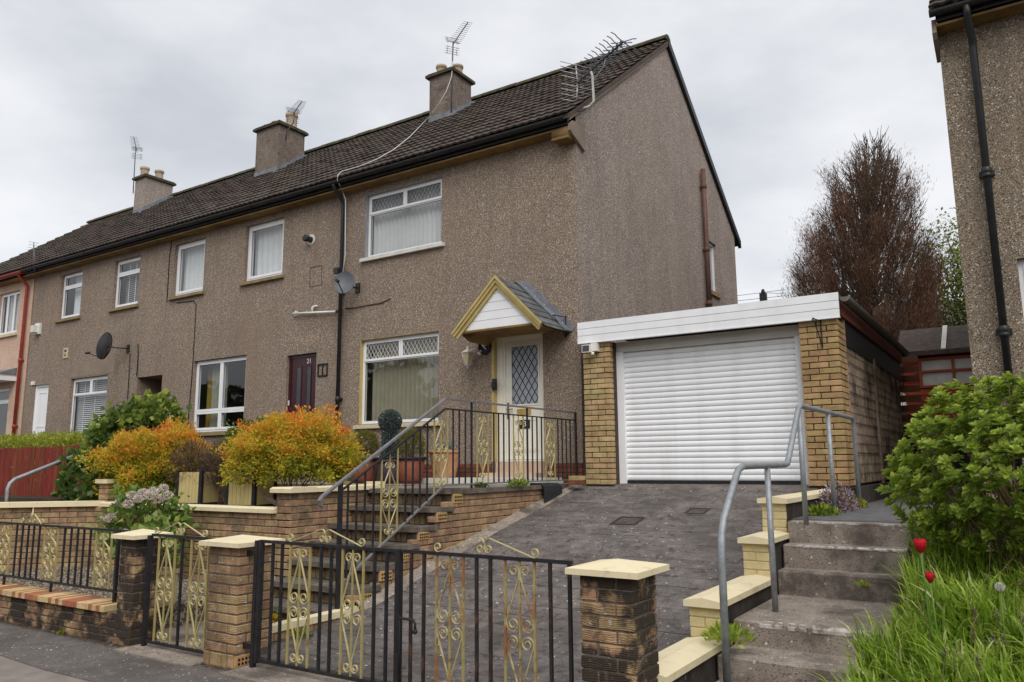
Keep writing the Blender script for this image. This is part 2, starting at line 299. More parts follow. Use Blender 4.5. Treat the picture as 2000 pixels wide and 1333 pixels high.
def link(name, me, parent=None, loc=None, rot=None):
    o = bpy.data.objects.new(name, me); COL.objects.link(o)
    if loc is not None: o.location = loc
    if rot is not None: o.rotation_euler = rot
    if parent is not None:
        o.parent = parent
        if parent.name in LOC: o.matrix_parent_inverse = Matrix.Translation(-LOC[parent.name])
        elif parent.location.length > 1e-6: o.matrix_parent_inverse = Matrix.Translation(-parent.location)
    return o
def tag(o, label, cat=None, group=None, kind=None):
    if label: o['label'] = label
    if cat: o['category'] = cat
    if group: o['group'] = group
    if kind: o['kind'] = kind
    return o
def thing(name, loc, label, cat, group=None):
    o = bpy.data.objects.new(name, None); COL.objects.link(o); o.location = loc; o.empty_display_size = .1; LOC[o.name] = Vector(loc)
    return tag(o, label, cat, group)
def struct(name, mb, m, label=None): o = mb.build(name, m); return tag(o, label, kind='structure')
# chamfered brick-like block, cached by size
_bc = {}
def blockmesh(l, w, h, m, c=.005):
    k = (round(l, 3), round(w, 3), round(h, 3), m, c)
    if k in _bc: return _bc[k]
    hx, hy, hz = l/2, w/2, h/2; V = []; idx = {}
    for sx in (-1, 1):
        for sy in (-1, 1):
            for sz in (-1, 1):
                for a in range(3):
                    p = [sx*(hx-c), sy*(hy-c), sz*(hz-c)]; p[a] += (sx, sy, sz)[a]*c; idx[(sx, sy, sz, a)] = len(V); V.append(tuple(p))
    F = []
    for a in range(3):
        b, d = (a+1) % 3, (a+2) % 3
        for s in (-1, 1):
            q = []
            for (t, u) in ((-1, -1), (1, -1), (1, 1), (-1, 1)):
                sg = [0, 0, 0]; sg[a] = s; sg[b] = t; sg[d] = u; q.append(idx[(*sg, a)])
            F.append(tuple(q if s > 0 else q[::-1]))
        for t in (-1, 1):
            for u in (-1, 1):
                q = []
                for s, e in ((-1, b), (1, b), (1, d), (-1, d)):
                    sg = [0, 0, 0]; sg[a] = s; sg[b] = t; sg[d] = u; q.append(idx[(*sg, e)])
                F.append(tuple(q if t*u < 0 else q[::-1]))
    for sx in (-1, 1):
        for sy in (-1, 1):
            for sz in (-1, 1):
                q = [idx[(sx, sy, sz, a)] for a in range(3)]; F.append(tuple(q if sx*sy*sz > 0 else q[::-1]))
    me = bpy.data.meshes.new('block'); me.from_pydata(V, [], F); me.materials.append(MATS[m]); me.update(); _bc[k] = me; return me
def brick(parent, x0, y0, z0, x1, y1, z1, m='brick_rustic', name='brick', jit=.0025, rot=None, c=.005):
    l, w, h = abs(x1-x0), abs(y1-y0), abs(z1-z0)
    j = lambda: random.uniform(-jit, jit)
    return link(name, blockmesh(l, w, h, m, c), parent, ((x0+x1)/2+j(), (y0+y1)/2+j(), (z0+z1)/2+j()*.5), rot)
def course_wall(parent, axis, a0, a1, face, out, z0, z1, m, L_=.215, th=.1, pitch=.075, j=.01, cut=None, off0=0.):
    """stretcher-bond leaf of single bricks. axis 'x': runs in x, outer face at y=face; axis 'y': runs in y, outer face at x=face. out = outward sign"""
    n = max(1, round((z1-z0)/pitch)); ph = (z1-z0)/n
    for i in range(n):
        zb = z0+i*ph; a = a0-((i % 2)*.5+off0 % 1)*(L_+j)
        while a < a1-.02:
            b0, b1 = max(a, a0), min(a+L_, a1)
            if b1-b0 > .03 and (cut is None or zb+ph > cut((b0+b1)/2)):
                q = (face-out*th, face)
                if axis == 'x': brick(parent, b0, q[0], zb+j/2, b1, q[1], zb+ph-j/2, m)
                else: brick(parent, q[0], b0, zb+j/2, q[1], b1, zb+ph-j/2, m)
            a += L_+j
def brick_pier(parent, x0, x1, y0, y1, z0, z1, m, pitch=.075, j=.01, plinth=False, mort='mortar'):
    """pier of bricks laid pinwheel-fashion round a mortar core, bond alternating by course"""
    n = round((z1-z0)/pitch); ph = (z1-z0)/n; W, D = x1-x0, y1-y0; w = min(.1, W*.31, D*.31)
    for i in range(n):
        za, zb = z0+i*ph+j/2, z0+(i+1)*ph-j/2
        if i % 2 == 0: rs = [(x0, y0, x1-w-j, y0+w), (x1-w, y0, x1, y1-w-j), (x0+w+j, y1-w, x1, y1), (x0, y0+w+j, x0+w, y1)]
        else: rs = [(x0+w+j, y0, x1, y0+w), (x1-w, y0+w+j, x1, y1), (x0, y1-w, x1-w-j, y1), (x0, y0, x0+w, y1-w-j)]
        for (a, b, c, d) in rs:
            L_ = max(c-a, d-b)
            if L_ > .33:      # long runs split into two bricks
                if c-a > d-b:
                    s = a+(c-a)*(.5 if i % 2 else .42); brick(parent, a, b, za, s-j/2, d, zb, m); brick(parent, s+j/2, b, za, c, d, zb, m)
                else:
                    s = b+(d-b)*(.5 if i % 2 else .42); brick(parent, a, b, za, c, s-j/2, zb, m); brick(parent, a, s+j/2, za, c, d, zb, m)
            else: brick(parent, a, b, za, c, d, zb, m)
    MB().box((x0+.007, y0+.007, z0), (x1-.007, y1-.007, z1)).build('mortar', mort, parent)
def perforated_brick(parent, plane, at, a0, a1, z0, z1, depth=.09):
    """brick laid on edge so that its two rows of core holes face outward; plane 'x' or 'y' gives the facing axis"""
    mb = MB(); 
    if plane == 'x': o = brick(parent, at-depth, a0, z0, at, a1, z1, 'brick_end', 'perforated_brick', jit=.001)
    else: o = brick(parent, a0, at, z0, a1, at+depth, z1, 'brick_end', 'perforated_brick', jit=.001)
    o2 = MB(); l = a1-a0; h = z1-z0
    for r in range(2):
        for k in range(5):
            a = a0+l*(.16+.17*k); z = z0+h*(.32+.36*r); rr = min(l*.06, h*.12)
            c = (at+.0005, a, z) if plane == 'x' else (a, at-.0005, z)
            o2.lathe([(rr, 0), (rr, .002)], c, 8, (1, 0, 0) if plane == 'x' else (0, -1, 0))
    o2.build('core_holes', 'hole_dark', parent)
# numpy leaf clouds -------------------------------------------------
def npquads(name, V, val, m, parent=None, k=4, smooth=False):
    n = V.shape[0]; me = bpy.data.meshes.new(name)
    me.vertices.add(n*k); me.vertices.foreach_set('co', V.reshape(-1).astype(np.float32))
    me.loops.add(n*k); me.loops.foreach_set('vertex_index', np.arange(n*k, dtype=np.int32))
    me.polygons.add(n); me.polygons.foreach_set('loop_start', np.arange(0, n*k, k, dtype=np.int32))
    try: me.polygons.foreach_set('loop_total', np.full(n, k, dtype=np.int32))
    except Exception: pass
    at = me.attributes.new('v', 'FLOAT', 'FACE'); at.data.foreach_set('value', np.clip(val, 0, 1).astype(np.float32))
    me.materials.append(MATS[m]); me.update(calc_edges=True); me.validate()
    return link(name, me, parent)
def unit(a): return a/np.maximum(1e-9, np.linalg.norm(a, axis=-1, keepdims=True))
def leaves(P, D, length, width, fold=.25, droop=0., rng=RNG):
    """P base points, D directions (n,3) -> folded diamond leaves (n,4,3)"""
    n = len(P); D = unit(D); r = unit(rng.normal(size=(n, 3))); S = unit(np.cross(D, r)); Nn = np.cross(S, D)
    length = np.broadcast_to(length, n)[:, None]; width = np.broadcast_to(width, n)[:, None]
    mid = P+D*length*.45
    tip = P+D*length+np.array([0, 0, -1.])*length*droop
    return np.stack([P, mid+S*width*.5+Nn*width*fold, tip, mid-S*width*.5+Nn*width*fold], 1)
def sph(n, rng=RNG): return unit(rng.normal(size=(n, 3)))
# ------------------------------------------------------------------ the setting: ground, pavement, road, terraces
DRV = [(-6.45, -1.842), (-5.9, -1.80), (-5.2, -1.765), (-4.55, -1.66), (-4.03, -1.527), (-3.35, -1.34), (-2.48, -1.128), (-1.24, -.852), (-.55, -.69), (-.30, -.607), (.1, -.60)]
def zdrive(y):
    for (a, za), (b, zb) in zip(DRV, DRV[1:]):
        if y <= b: return za+(zb-za)*(y-a)/(b-a)
    return DRV[-1][1]
def zbank(y): return -1.74+max(0, min(y, -3.6)+6.35)*.34
struct('ground', MB().box((-400, -400, -2.3), (400, 400, -2.05)), 'soil')
struct('road', MB().box((-120, -15.2, -2.05), (120, -9.1, -1.99)), 'tarmac')
mb = MB(); [mb.box((x, -9.1, -2.05), (x+.905, -8.98, -1.875)) for x in [-30+.915*i for i in range(66)]]
struct('kerb', mb, 'step_concrete')
struct('pavement', MB().box((-60, -8.98, -2.05), (60, -6.0, -1.872)), 'tarmac_old')
mb = MB(); xs = [-40+1.0*i for i in range(81)]
for a, b in zip(xs, xs[1:]):
    fa = -7.02+.05*math.sin(a*1.7)+.03*math.sin(a*5.1); fb = -7.02+.05*math.sin(b*1.7)+.03*math.sin(b*5.1)
    mb.quad((a, fa, -1.866), (b, fb, -1.866), (b, -6.05, -1.866), (a, -6.05, -1.866)); mb.quad((a, fa, -1.872), (b, fb, -1.872), (b, fb, -1.866), (a, fa, -1.866))
struct('pavement_patch', mb, 'tarmac')
# concrete threshold under the gates
mb = MB(); mb.box((-1.16, -6.42, -1.9), (-.09, -5.95, -1.852)); struct('gate_threshold', mb, 'step_concrete')
mb = MB(); mb.box((.31, -6.45, -1.9), (3.28, -6.06, -1.848)); struct('driveway_threshold', mb, 'step_concrete')
# garden terraces
struct('front_path', MB().box((-1.6, -6.0, -2.0), (-.1, -4.75, -1.86)), 'step_concrete')
struct('lower_bed', MB().box((-6.6, -6.15, -2.0), (-1.6, -4.36, -1.64)), 'gravel_bed')
struct('planting_strip', MB().box((-.1, -6.0, -2.0), (.0, -4.72, -1.745)), 'soil')
struct('upper_terrace', MB().box((-5.4, -4.36, -2.0), (-1.30, -.02, -.83)), 'gravel_bed')
struct('door_platform', MB().box((-1.56, -3.02, -2.0), (-.06, -.02, -.60)).box((-5.0, -1.7, -1.0), (-1.57, -.02, -.60)), 'step_concrete')
struct('left_gardens', MB().box((-40, -3.9, -2.0), (-5.42, -.02, -.80)), 'soil')
struct('left_path', MB().box((-40, -6.15, -2.0), (-6.62, -3.9, -.98)), 'step_concrete')
struct('rear_gardens', MB().box((-60, 8.3, -2.0), (60, 60, .15)).box((-60, 12.2, .1), (60, 200, 1.0)), 'soil')
struct('side_path', MB().box((3.66, -2.99, -2.0), (5.08, 8.3, -.852)).box((3.66, -2.86, -.9), (5.08, 8.3, -.838)), 'path_tarmac')
struct('garage_floor', MB().box((.2, -.28, -2.0), (3.64, 5.4, -.604)), 'step_concrete')
# driveway of small grey pavers, each its own piece
mb = MB()
for (a, za), (b, zb) in zip(DRV[1:], DRV[2:-1]):
    mb.quad((.0, a, za-.012), (3.42, a, za-.012), (3.42, b, zb-.012), (0, b, zb-.012))
drv = struct('driveway', mb, 'paver_joint')
y = -6.05; row = 0
while y < -.34:
    L_ = .205; y1 = y+L_; z0_, z1_ = zdrive(y), zdrive(y1); sl = math.atan2(z1_-z0_, L_)
    x = .045-(row % 2)*.21-random.uniform(0, .05)
    while x < 3.38:
        w = random.choice((.40, .42, .44)); a, b = max(x, .04), min(x+w, 3.385)
        if b-a > .06:
            link('paver', blockmesh(round(b-a-.004, 2), L_/math.cos(sl)-.009, .06, 'paver', .003), drv, ((a+b)/2, y+L_/2, (z0_+z1_)/2-.030*math.cos(sl)+random.uniform(-.0015, .0015)), (sl+random.uniform(-.005, .005), random.uniform(-.004, .004), random.uniform(-.004, .004)))
        x += w
    y = y1; row += 1
# cast-iron drain covers let into the drive
for k, (px, py) in enumerate(((1226, 1018), (1362, 999))):
    d = ray(px, py); 
    best = min(((abs((cC+d*t_).z-zdrive((cC+d*t_).y)), t_) for t_ in np.arange(5, 13, .01)))[1]; p = cC+d*best
    sl = math.atan2(zdrive(p.y+.1)-zdrive(p.y-.1), .2)
    t = thing('drain_cover', (p.x, p.y, zdrive(p.y)), ['rusty square drain cover let into the sloping drive', 'small brown drain cover close to the garage door'][k], 'drain cover', None)
    s = .13 if k == 0 else .095
    o = link('cover_plate', blockmesh(2*s, 2*s, .03, 'roof_felt', .004), t, (p.x, p.y, zdrive(p.y)-.011), (sl, 0, 0))
    o = link('cover_frame', MB().box((-s-.03, -s-.03, -.02), (s+.03, -s, .006)).box((-s-.03, s, -.02), (s+.03, s+.03, .006)).box((-s-.03, -s, -.02), (-s, s, .006)).box((s, -s, -.02), (s+.03, s, .006)).mesh('cover_frame', 'dark_iron'), t, (p.x, p.y, zdrive(p.y)), (sl, 0, 0))
# grassy bank on the right
mb = MB(); ys = [-8.9, -6.75]+[-6.6+.3*i for i in range(22)]
for a, b in zip(ys, ys[1:]):
    za, zb = (-1.868, -1.868) if a < -8 else (zbank(a) if a > -6.7 else -1.868, zbank(b))
    if a < -8: continue
    x0 = 4.74 if b > -5.5 else 4.62
    mb.quad((x0, a, za), (14, a, za), (14, b, zb), (x0, b, zb)); mb.quad((x0, a, -2), (x0, a, za), (x0, b, zb), (x0, b, -2))
struct('grass_bank', mb, 'soil')
# concrete steps on the right: one flight, each step a piece
st = thing('concrete_steps', (4.2, -4.2, -1.87), 'worn grey concrete steps with whitened edges climbing beside the drive', 'steps')
XL, XR = 3.66, 4.78
for i, (yn, yb, zt) in enumerate([(-3.03, -2.80, -.847), (-3.24, -3.0, -1.032), (-3.47, -3.2, -1.225), (-4.70, -3.4, -1.420), (-5.08, -4.6, -1.588), (-5.42, -5.0, -1.742)]):
    xr = XR+.35 if i < 3 else XR
    o = link('step', blockmesh(xr-XL, yb-yn, .30, 'step_concrete', .012), st, ((XL+xr)/2, (yn+yb)/2, zt-.15))
    if i == 1: link('worn_nosing', blockmesh(xr-XL-.12, .05, .034, 'white_nosing', .012), o, ((XL+xr)/2+.02, yn+.0215, zt-.0145))
    if i == 3:      # cracked into lengths
        cuts = [XL+.16, XL+.36, XL+.52, XL+.80, xr-.01]
        for a, b in zip(cuts, cuts[1:]): link('worn_nosing', blockmesh(b-a-.005, .055, .06, 'white_nosing', .018), o, ((a+b)/2, yn+.022+random.uniform(-.004, .004), zt-.027+random.uniform(-.002, .002)))
    if i == 0: link('worn_nosing', blockmesh(xr-XL-.1, .012, .02, 'white_nosing', .003), o, ((XL+xr)/2, yn+.004, zt-.009))
# ------------------------------------------------------------------ the terrace of four houses
SL = .759; TH = math.atan(SL); ZE = 5.12; YE = -.30; YA = 4.10; ZA_ = ZE+(YA-YE)*SL; YR = 8.5
def zroof(y): return ZE+(y-YE)*SL if y <= YA else ZA_-(y-YA)*SL
def front_wall(mb, x0, x1, z0, z1, y, ops, depth, outward=-1):
    xs = sorted({x0, x1, *[o[0] for o in ops], *[o[1] for o in ops]}); zs = sorted({z0, z1, *[o[2] for o in ops], *[o[3] for o in ops]})
    for a, b in zip(xs, xs[1:]):
        for c, d in zip(zs, zs[1:]):
            mx_, mz_ = (a+b)/2, (c+d)/2
            if any(o[0] < mx_ < o[1] and o[2] < mz_ < o[3] for o in ops): continue
            mb.quad((a, y, c), (b, y, c), (b, y, d), (a, y, d))
    for (a, b, c, d) in [o[:4] for o in ops]:
        e = y+depth
        mb.quad((a, y, c), (a, y, d), (a, e, d), (a, e, c)); mb.quad((b, y, d), (b, y, c), (b, e, c), (b, e, d))
        mb.quad((a, y, d), (b, y, d), (b, e, d), (a, e, d)); mb.quad((b, y, c), (a, y, c), (a, e, c), (b, e, c))
def ring(mb, x0, x1, z0, z1, w, y0, y1):
    mb.box((x0, y0, z0), (x1, y1, z0+w)); mb.box((x0, y0, z1-w), (x1, y1, z1)); mb.box((x0, y0, z0+w), (x0+w, y1, z1-w)); mb.box((x1-w, y0, z0+w), (x1, y1, z1-w))
def clipseg(p, d, x0, x1, z0, z1):
    t0, t1 = -1e9, 1e9
    for o, v, a, b in ((p[0], d[0], x0, x1), (p[1], d[1], z0, z1)):
        if abs(v) < 1e-9:
            if not a < o < b: return None
            continue
        ta, tb = sorted(((a-o)/v, (b-o)/v)); t0, t1 = max(t0, ta), min(t1, tb)
    return None if t1-t0 < .01 else ((p[0]+d[0]*t0, p[1]+d[1]*t0), (p[0]+d[0]*t1, p[1]+d[1]*t1))
def lattice(mb, x0, x1, z0, z1, y, sp, slope, w=.007):
    cx, cz = (x0+x1)/2, (z0+z1)/2
    for s in (1, -1):
        for k in range(-40, 41):
            q = clipseg((cx+k*sp, cz), (1, s*slope), x0, x1, z0, z1)
            if q: mb.bar((q[0][0], y, q[0][1]), (q[1][0], y, q[1][1]), w, .006, up=(0, 1, 0))
def window(parent, x0, x1, z0, z1, panes, y=.08, frame='white_upvc', sill=None, sash=.042, lead=None, name='window', outer=.035, reveal=None, sillproj=.07):
    """frame mesh with its panes, sill and lattice as children. panes: (u0,u1,v0,v1, flags) in fractions, v down from the top"""
    mb = MB(); ring(mb, x0, x1, z0, z1, outer, y, y+.07); W, H = x1-x0-2*outer, z1-z0-2*outer; pl = []
    for (u0, u1, v0, v1, fl) in panes:
        a, b = x0+outer+W*u0, x0+outer+W*u1; d, c = z1-outer-H*v0, z1-outer-H*v1
        s = sash if 'f' not in fl else .018
        ring(mb, a+.002, b-.002, c+.002, d-.002, s, y-(.012 if 'f' not in fl else -.004), y+.055)
        pl.append((a+s+.001, b-s-.001, c+s+.001, d-s-.001, fl))
        if 'v' in fl: mb.box(((a+b)/2-.16, y-.022, d-.033), ((a+b)/2+.16, y-.012, d-.018))
    w = mb.build(name, frame, parent)
    for (a, b, c, d, fl) in pl:
        MB().quad((a, y+.02, c), (b, y+.02, c), (b, y+.02, d), (a, y+.02, d)).build('pane', 'glass', w)
        g_ = MB(); ring(g_, a-.004, b+.004, c-.004, d+.004, .008, y+.008, y+.0165); g_.build('gasket', 'black_plastic', w)
        if 'l' in fl:
            l_ = MB(); lattice(l_, a, b, c, d, y+.012, lead[0], lead[1], lead[2]); l_.build('lead_lattice', lead[3], w)
    if sill:
        s_ = MB(); e = .075; s_.prism([(-sillproj, z0-.085), (y+.02, z0-.085), (y+.02, z0-.004), (-sillproj, z0-.022)], 'x', x0-e, x1+e); s_.build('sill', sill, w)
    if reveal:
        r_ = MB(); t_ = .003; r_.box((x0-.0, -.002, z0), (x0+t_, y-.001, z1)); r_.box((x0+t_, -.002, z1-t_), (x1, y-.001, z1)); r_.build('painted_reveal', reveal, w)
    return w
# tile shape: two shallow rolls, a thick lower edge
def tile_geo(wd_=.303, ln=.40, n=8):
    V = []; F = []
    prof = [.017*(.5-.5*math.cos(4*math.pi*i/n)) for i in range(n+1)]
    for (yy, base, dz) in ((0, .0, -.024), (0, .042, 0), (ln, .004, 0)):
        for i in range(n+1): V.append((-wd_/2+wd_*i/n, yy, base+prof[i] if dz == 0 else .012+prof[i]))
    for r in range(2):
        for i in range(n): a = r*(n+1)+i; F.append((a, a+1, a+n+2, a+n+1))
    return V, F
_tv, _tf = tile_geo()
tile_me = bpy.data.meshes.new('roof_tile'); tile_me.from_pydata(_tv, [], _tf); tile_me.materials.append(MATS['roof_tile']); tile_me.update()
EXP = .345; NC = 16
def make_roof(parent, x0, x1, single):
    mb = MB()
    mb.prism([(YE-.02, zroof(YE-.02)-.03), (YA, ZA_-.03), (YR, zroof(YR)-.03), (YR, zroof(YR)-.10), (YA, ZA_-.12), (YE-.02, zroof(YE-.02)-.10)], 'x', x0, x1)
    roof = mb.build('roof', 'roof_tile', parent)
    nx = round((x1-x0)/.303); w = (x1-x0)/nx; pos = []
    for i in range(NC):
        s = i*EXP-.06
        for k in range(nx):
            pos.append((x0+w*(k+.5), YE+s*math.cos(TH)+random.uniform(-.006, .006), ZE+s*math.sin(TH)+random.uniform(-.003, .004)-.02))
    if single:
        for p in pos: link('tile', tile_me, roof, p, (TH+random.uniform(-.008, .008), random.uniform(-.008, .008), random.uniform(-.006, .006)))
    else:
        B = np.array(_tv); c, s = math.cos(TH), math.sin(TH); B = np.stack([B[:, 0], B[:, 1]*c-B[:, 2]*s, B[:, 1]*s+B[:, 2]*c], 1)
        V = (B[None]+np.array(pos)[:, None]).reshape(-1, 3); nb = len(_tv); F = [tuple(j+i*nb for j in f) for i in range(len(pos)) for f in _tf]
        me = bpy.data.meshes.new('tiles'); me.from_pydata(V.tolist(), [], F); me.materials.append(MATS['roof_tile']); me.update()
        link('tiles', me, roof)['kind'] = 'stuff'
    n = round((x1-x0)/.45); l = (x1-x0)/n
    for k in range(n):
        m_ = MB(); h = ZA_-.03+random.uniform(-.006, .006)
        m_.prism([(YA+.15*math.cos(a), h+.13*math.sin(a)) for a in [math.pi*i/8 for i in range(9)]], 'x', x0+l*k+.004, x0+l*(k+1)-.004)
        m_.build('ridge_tile', 'moss_tile', roof)
    return roof
def chimney(parent, x0, x1, y0, y1, zt, pots, m='chimney_render'):
    c = MB().box((x0, y0, zroof(y0)-.35), (x1, y1, zt)).build('chimney', m, parent)
    k = MB(); k.box((x0-.075, y0-.075, zt), (x1+.075, y1+.075, zt+.065)); k.box((x0-.04, y0-.04, zt+.065), (x1+.04, y1+.04, zt+.10)); k.build('chimney_cap', 'moss_tile', c)
    f = MB()
    f.box((x0-.012, y0-.012, zroof(y0)-.05), (x1+.012, y0, zroof(y0)+.14))
    f.prism([(y0-.01, zroof(y0)-.06), (y1, zroof(y1)-.06), (y1, zroof(y1)+.13), (y0-.01, zroof(y0)+.13)], 'x', x1, x1+.012)
    f.prism([(y0-.16, zroof(y0-.16)+.012), (y1, zroof(y1)+.012), (y1, zroof(y1)+.075), (y0-.16, zroof(y0-.16)+.075)], 'x', x1+.012, x1+.11); f.build('lead_flashing', 'lead', c)
    for (fx, fy, r, h, m_) in pots:
        px, py = x0+(x1-x0)*fx, y0+(y1-y0)*fy
        MB().lathe([(r*1.05, 0), (r, .03), (r*.92, h*.7), (r*.95, h*.75), (r*1.12, h*.8), (r*1.12, h), (r*.85, h), (r*.82, h*.8)], (px, py, zt+.09), 18).build('chimney_pot', m_, c)
    return c
def house(name, x0, x1, wm, label, ops, single=False, left_end=False, right_end=False, z0=-.9, inner='room'):
    h = thing(name, ((x0+x1)/2, 0, z0), label, 'house')
    mb = MB(); front_wall(mb, x0, x1, z0, 5.0, 0, ops, .16)
    w = mb.build('wall', wm, h); MB().quad((x1, 8.2, z0), (x0, 8.2, z0), (x0, 8.2, 5.0), (x1, 8.2, 5.0)).build('rear_wall', wm, h)
    i_ = MB(); i_.box((x0+.02, .17, -.5), (x1-.02, 8.19, -.3)); i_.box((x0+.02, .17, 2.35), (x1-.02, 8.19, 2.6)); i_.box((x0+.02, 2.9, -.3), (x1-.02, 3.0, 2.35)); i_.box((x0+.02, 2.9, 2.6), (x1-.02, 3.0, 4.99)); i_.box((x0+.02, .17, 4.99), (x1-.02, 8.19, 5.03))
    i_.box((x0+.02, .17, -.3), (x0+.05, 2.9, 4.99)); i_.box((x1-.05, .17, -.3), (x1-.02, 2.9, 4.99)); i_.build('interior', inner, h)
    make_roof(h, x0-(.06 if left_end else 0), x1+(.06 if right_end else 0), single)
    s = MB(); s.box((x0, -.235, 4.885), (x1, -.001, 4.915)); s.build('soffit', 'soffit_tan', h); MB().box((x0, -.262, 4.935), (x1, -.236, 5.06)).build('fascia', 'black_plastic', h)
    return h
GUT = 'black_plastic'
def gutter(parent, x0, x1, m=GUT, y=-.330, z=5.035, r=.060):
    mb = MB(); pr = [(y+r*math.cos(a), z+r*math.sin(a)) for a in [math.pi+math.pi*i/8 for i in range(9)]]+[(y+(r-.008)*math.cos(a), z+(r-.008)*math.sin(a)) for a in [2*math.pi-math.pi*i/8 for i in range(9)]]
    mb.prism(pr, 'x', x0, x1); o = mb.build('gutter', m, parent)
    b = MB(); n = int((x1-x0)/.9)
    for k in range(n): xx = x0+.45+k*.9; b.prism([(y+(r+.006)*math.cos(a), z+(r+.006)*math.sin(a)) for a in [math.pi+math.pi*i/8 for i in range(9)]], 'x', xx, xx+.04)
    b.build('gutter_brackets', m, o)['kind'] = 'stuff'; return o
def downpipe(parent, x, zt, zb, m=GUT, y=-.075, r=.036, swan=True, joints=(2.95, .9)):
    mb = MB(); pts = [(x, y, zb), (x, y, zt-.35)]
    if swan: pts += [(x, y-.01, zt-.3), (x, y-.2, zt-.12), (x, y-.25, zt-.04), (x, y-.255, zt)]
    mb.tube(pts, r, 12)
    for z in joints: mb.lathe([(r+.002, -.05), (r+.012, -.045), (r+.012, .04), (r+.002, .045)], (x, y, z), 12); mb.box((x-.06, y+.01, z-.02), (x+.06, -.001, z+.02))
    return mb.build('downpipe', m, parent)
A = (-4.52, -2.70, 3.53, 4.752); B = (-4.585, -2.745, .42, 1.967); DOOR = (-1.59, -.67, -.28, 1.83)
H1 = house('terraced_house', -5.1, 0, 'pebbledash', 'brown roughcast end house with leaded windows and a white door under a gabled canopy', [A, B, DOOR], single=True, right_end=True)
# gable wall
mb = MB(); gw = [(-.0, -.9), (8.2, -.9), (8.2, 5.0), (8.2, zroof(8.2)-.1), (YA, ZA_-.12), (0, zroof(0)-.1)]
W2 = (6.13, 6.72, 3.46, 4.63)
def gsplit():
    ys = [0, YA, W2[0], W2[1], 8.2]; q = lambda y: zroof(y)-.11
    for a, b in zip(ys, ys[1:]):
        if a == W2[0]:
            mb.quad((0, a, -.9), (0, b, -.9), (0, b, W2[2]), (0, a, W2[2])); mb.quad((0, a, W2[3]), (0, b, W2[3]), (0, b, q(b)), (0, a, q(a)))
        else: mb.quad((0, a, -.9), (0, b, -.9), (0, b, q(b)), (0, a, q(a)))
    for (a, b, c, d) in [W2]:
        e = -.14; mb.quad((0, a, c), (0, a, d), (e, a, d), (e, a, c)); mb.quad((0, b, c), (e, b, c), (e, b, d), (0, b, d)); mb.quad((0, a, d), (0, b, d), (e, b, d), (e, a, d)); mb.quad((0, a, c), (e, a, c), (e, b, c), (0, b, c))
gsplit(); gable = mb.build('gable_wall', 'pebbledash_grey', H1)
mb = MB(); # bathroom window in the gable
y0, y1, za, zb = W2
for q in (((-.12, y0, za), (-.06, y1, za+.05)), ((-.12, y0, zb-.05), (-.06, y1, zb)), ((-.12, y0, za+.05), (-.06, y0+.05, zb-.05)), ((-.12, y1-.05, za+.05), (-.06, y1, zb-.05))): mb.box(*q)
gwn = mb.build('gable_window', 'white_upvc', H1); MB().box((-.10, y0+.05, za+.05), (-.094, y1-.05, zb-.05)).build('pane', 'frosted', gwn); MB().box((-.12, y0-.07, za-.09), (.05, y1+.07, za)).build('sill', 'sill_stone', gwn)
# verge fillet, barge edge and eaves corbel
mb = MB(); mb.prism([(YE+.02, zroof(YE+.02)-.155), (YA, ZA_-.155), (YA, ZA_-.045), (YE+.02, zroof(YE+.02)-.045)], 'x', .002, .045); mb.build('verge_fillet', 'smooth_render', H1)
mb = MB(); mb.prism([(YA, ZA_-.16), (YR, zroof(YR)-.16), (YR, zroof(YR)+.02), (YA, ZA_+.02)], 'x', .002, .075); mb.build('rear_verge', 'black_plastic', H1)
mb = MB(); mb.prism([(-.26, 4.83), (-.2, 4.78), (-.1, 4.75), (.22, 4.63), (.22, 5.1), (-.2, 5.0), (-.26, 4.93)], 'x', .002, .05); mb.build('skew_corbel', 'smooth_render', H1)
mb = MB(); mb.lathe([(.125, 0), (.125, .30)], (-.30, -.135, 4.84), 16, (1, 0, 0)); mb.box((-.30, -.26, 4.72), (0, -.001, 4.76)); mb.build('eaves_box_end', 'soffit_tan', H1)
gutter(H1, -5.1, -.02)
downpipe(H1, -5.06, 5.0, -.8)
lead_w = (.075, 1.75, .006, 'lead'); lead_d = (.105, 1.62, .009, 'black_plastic')
window(H1, *A, [(0, .5, 0, .30, 'l'), (.5, 1, 0, .30, 'l'), (0, 1, .30, 1, 'f')], sill='sill_white', lead=(.085, 1.6, .007, 'lead'), reveal='grey_reveal')
window(H1, *B, [(0, .5, 0, .245, 'l'), (.5, 1, 0, .245, 'l'), (0, 1, .245, 1, 'f')], sill='sill_cream', lead=(.085, 1.6, .007, 'white_plastic'), reveal='yellow_paint')
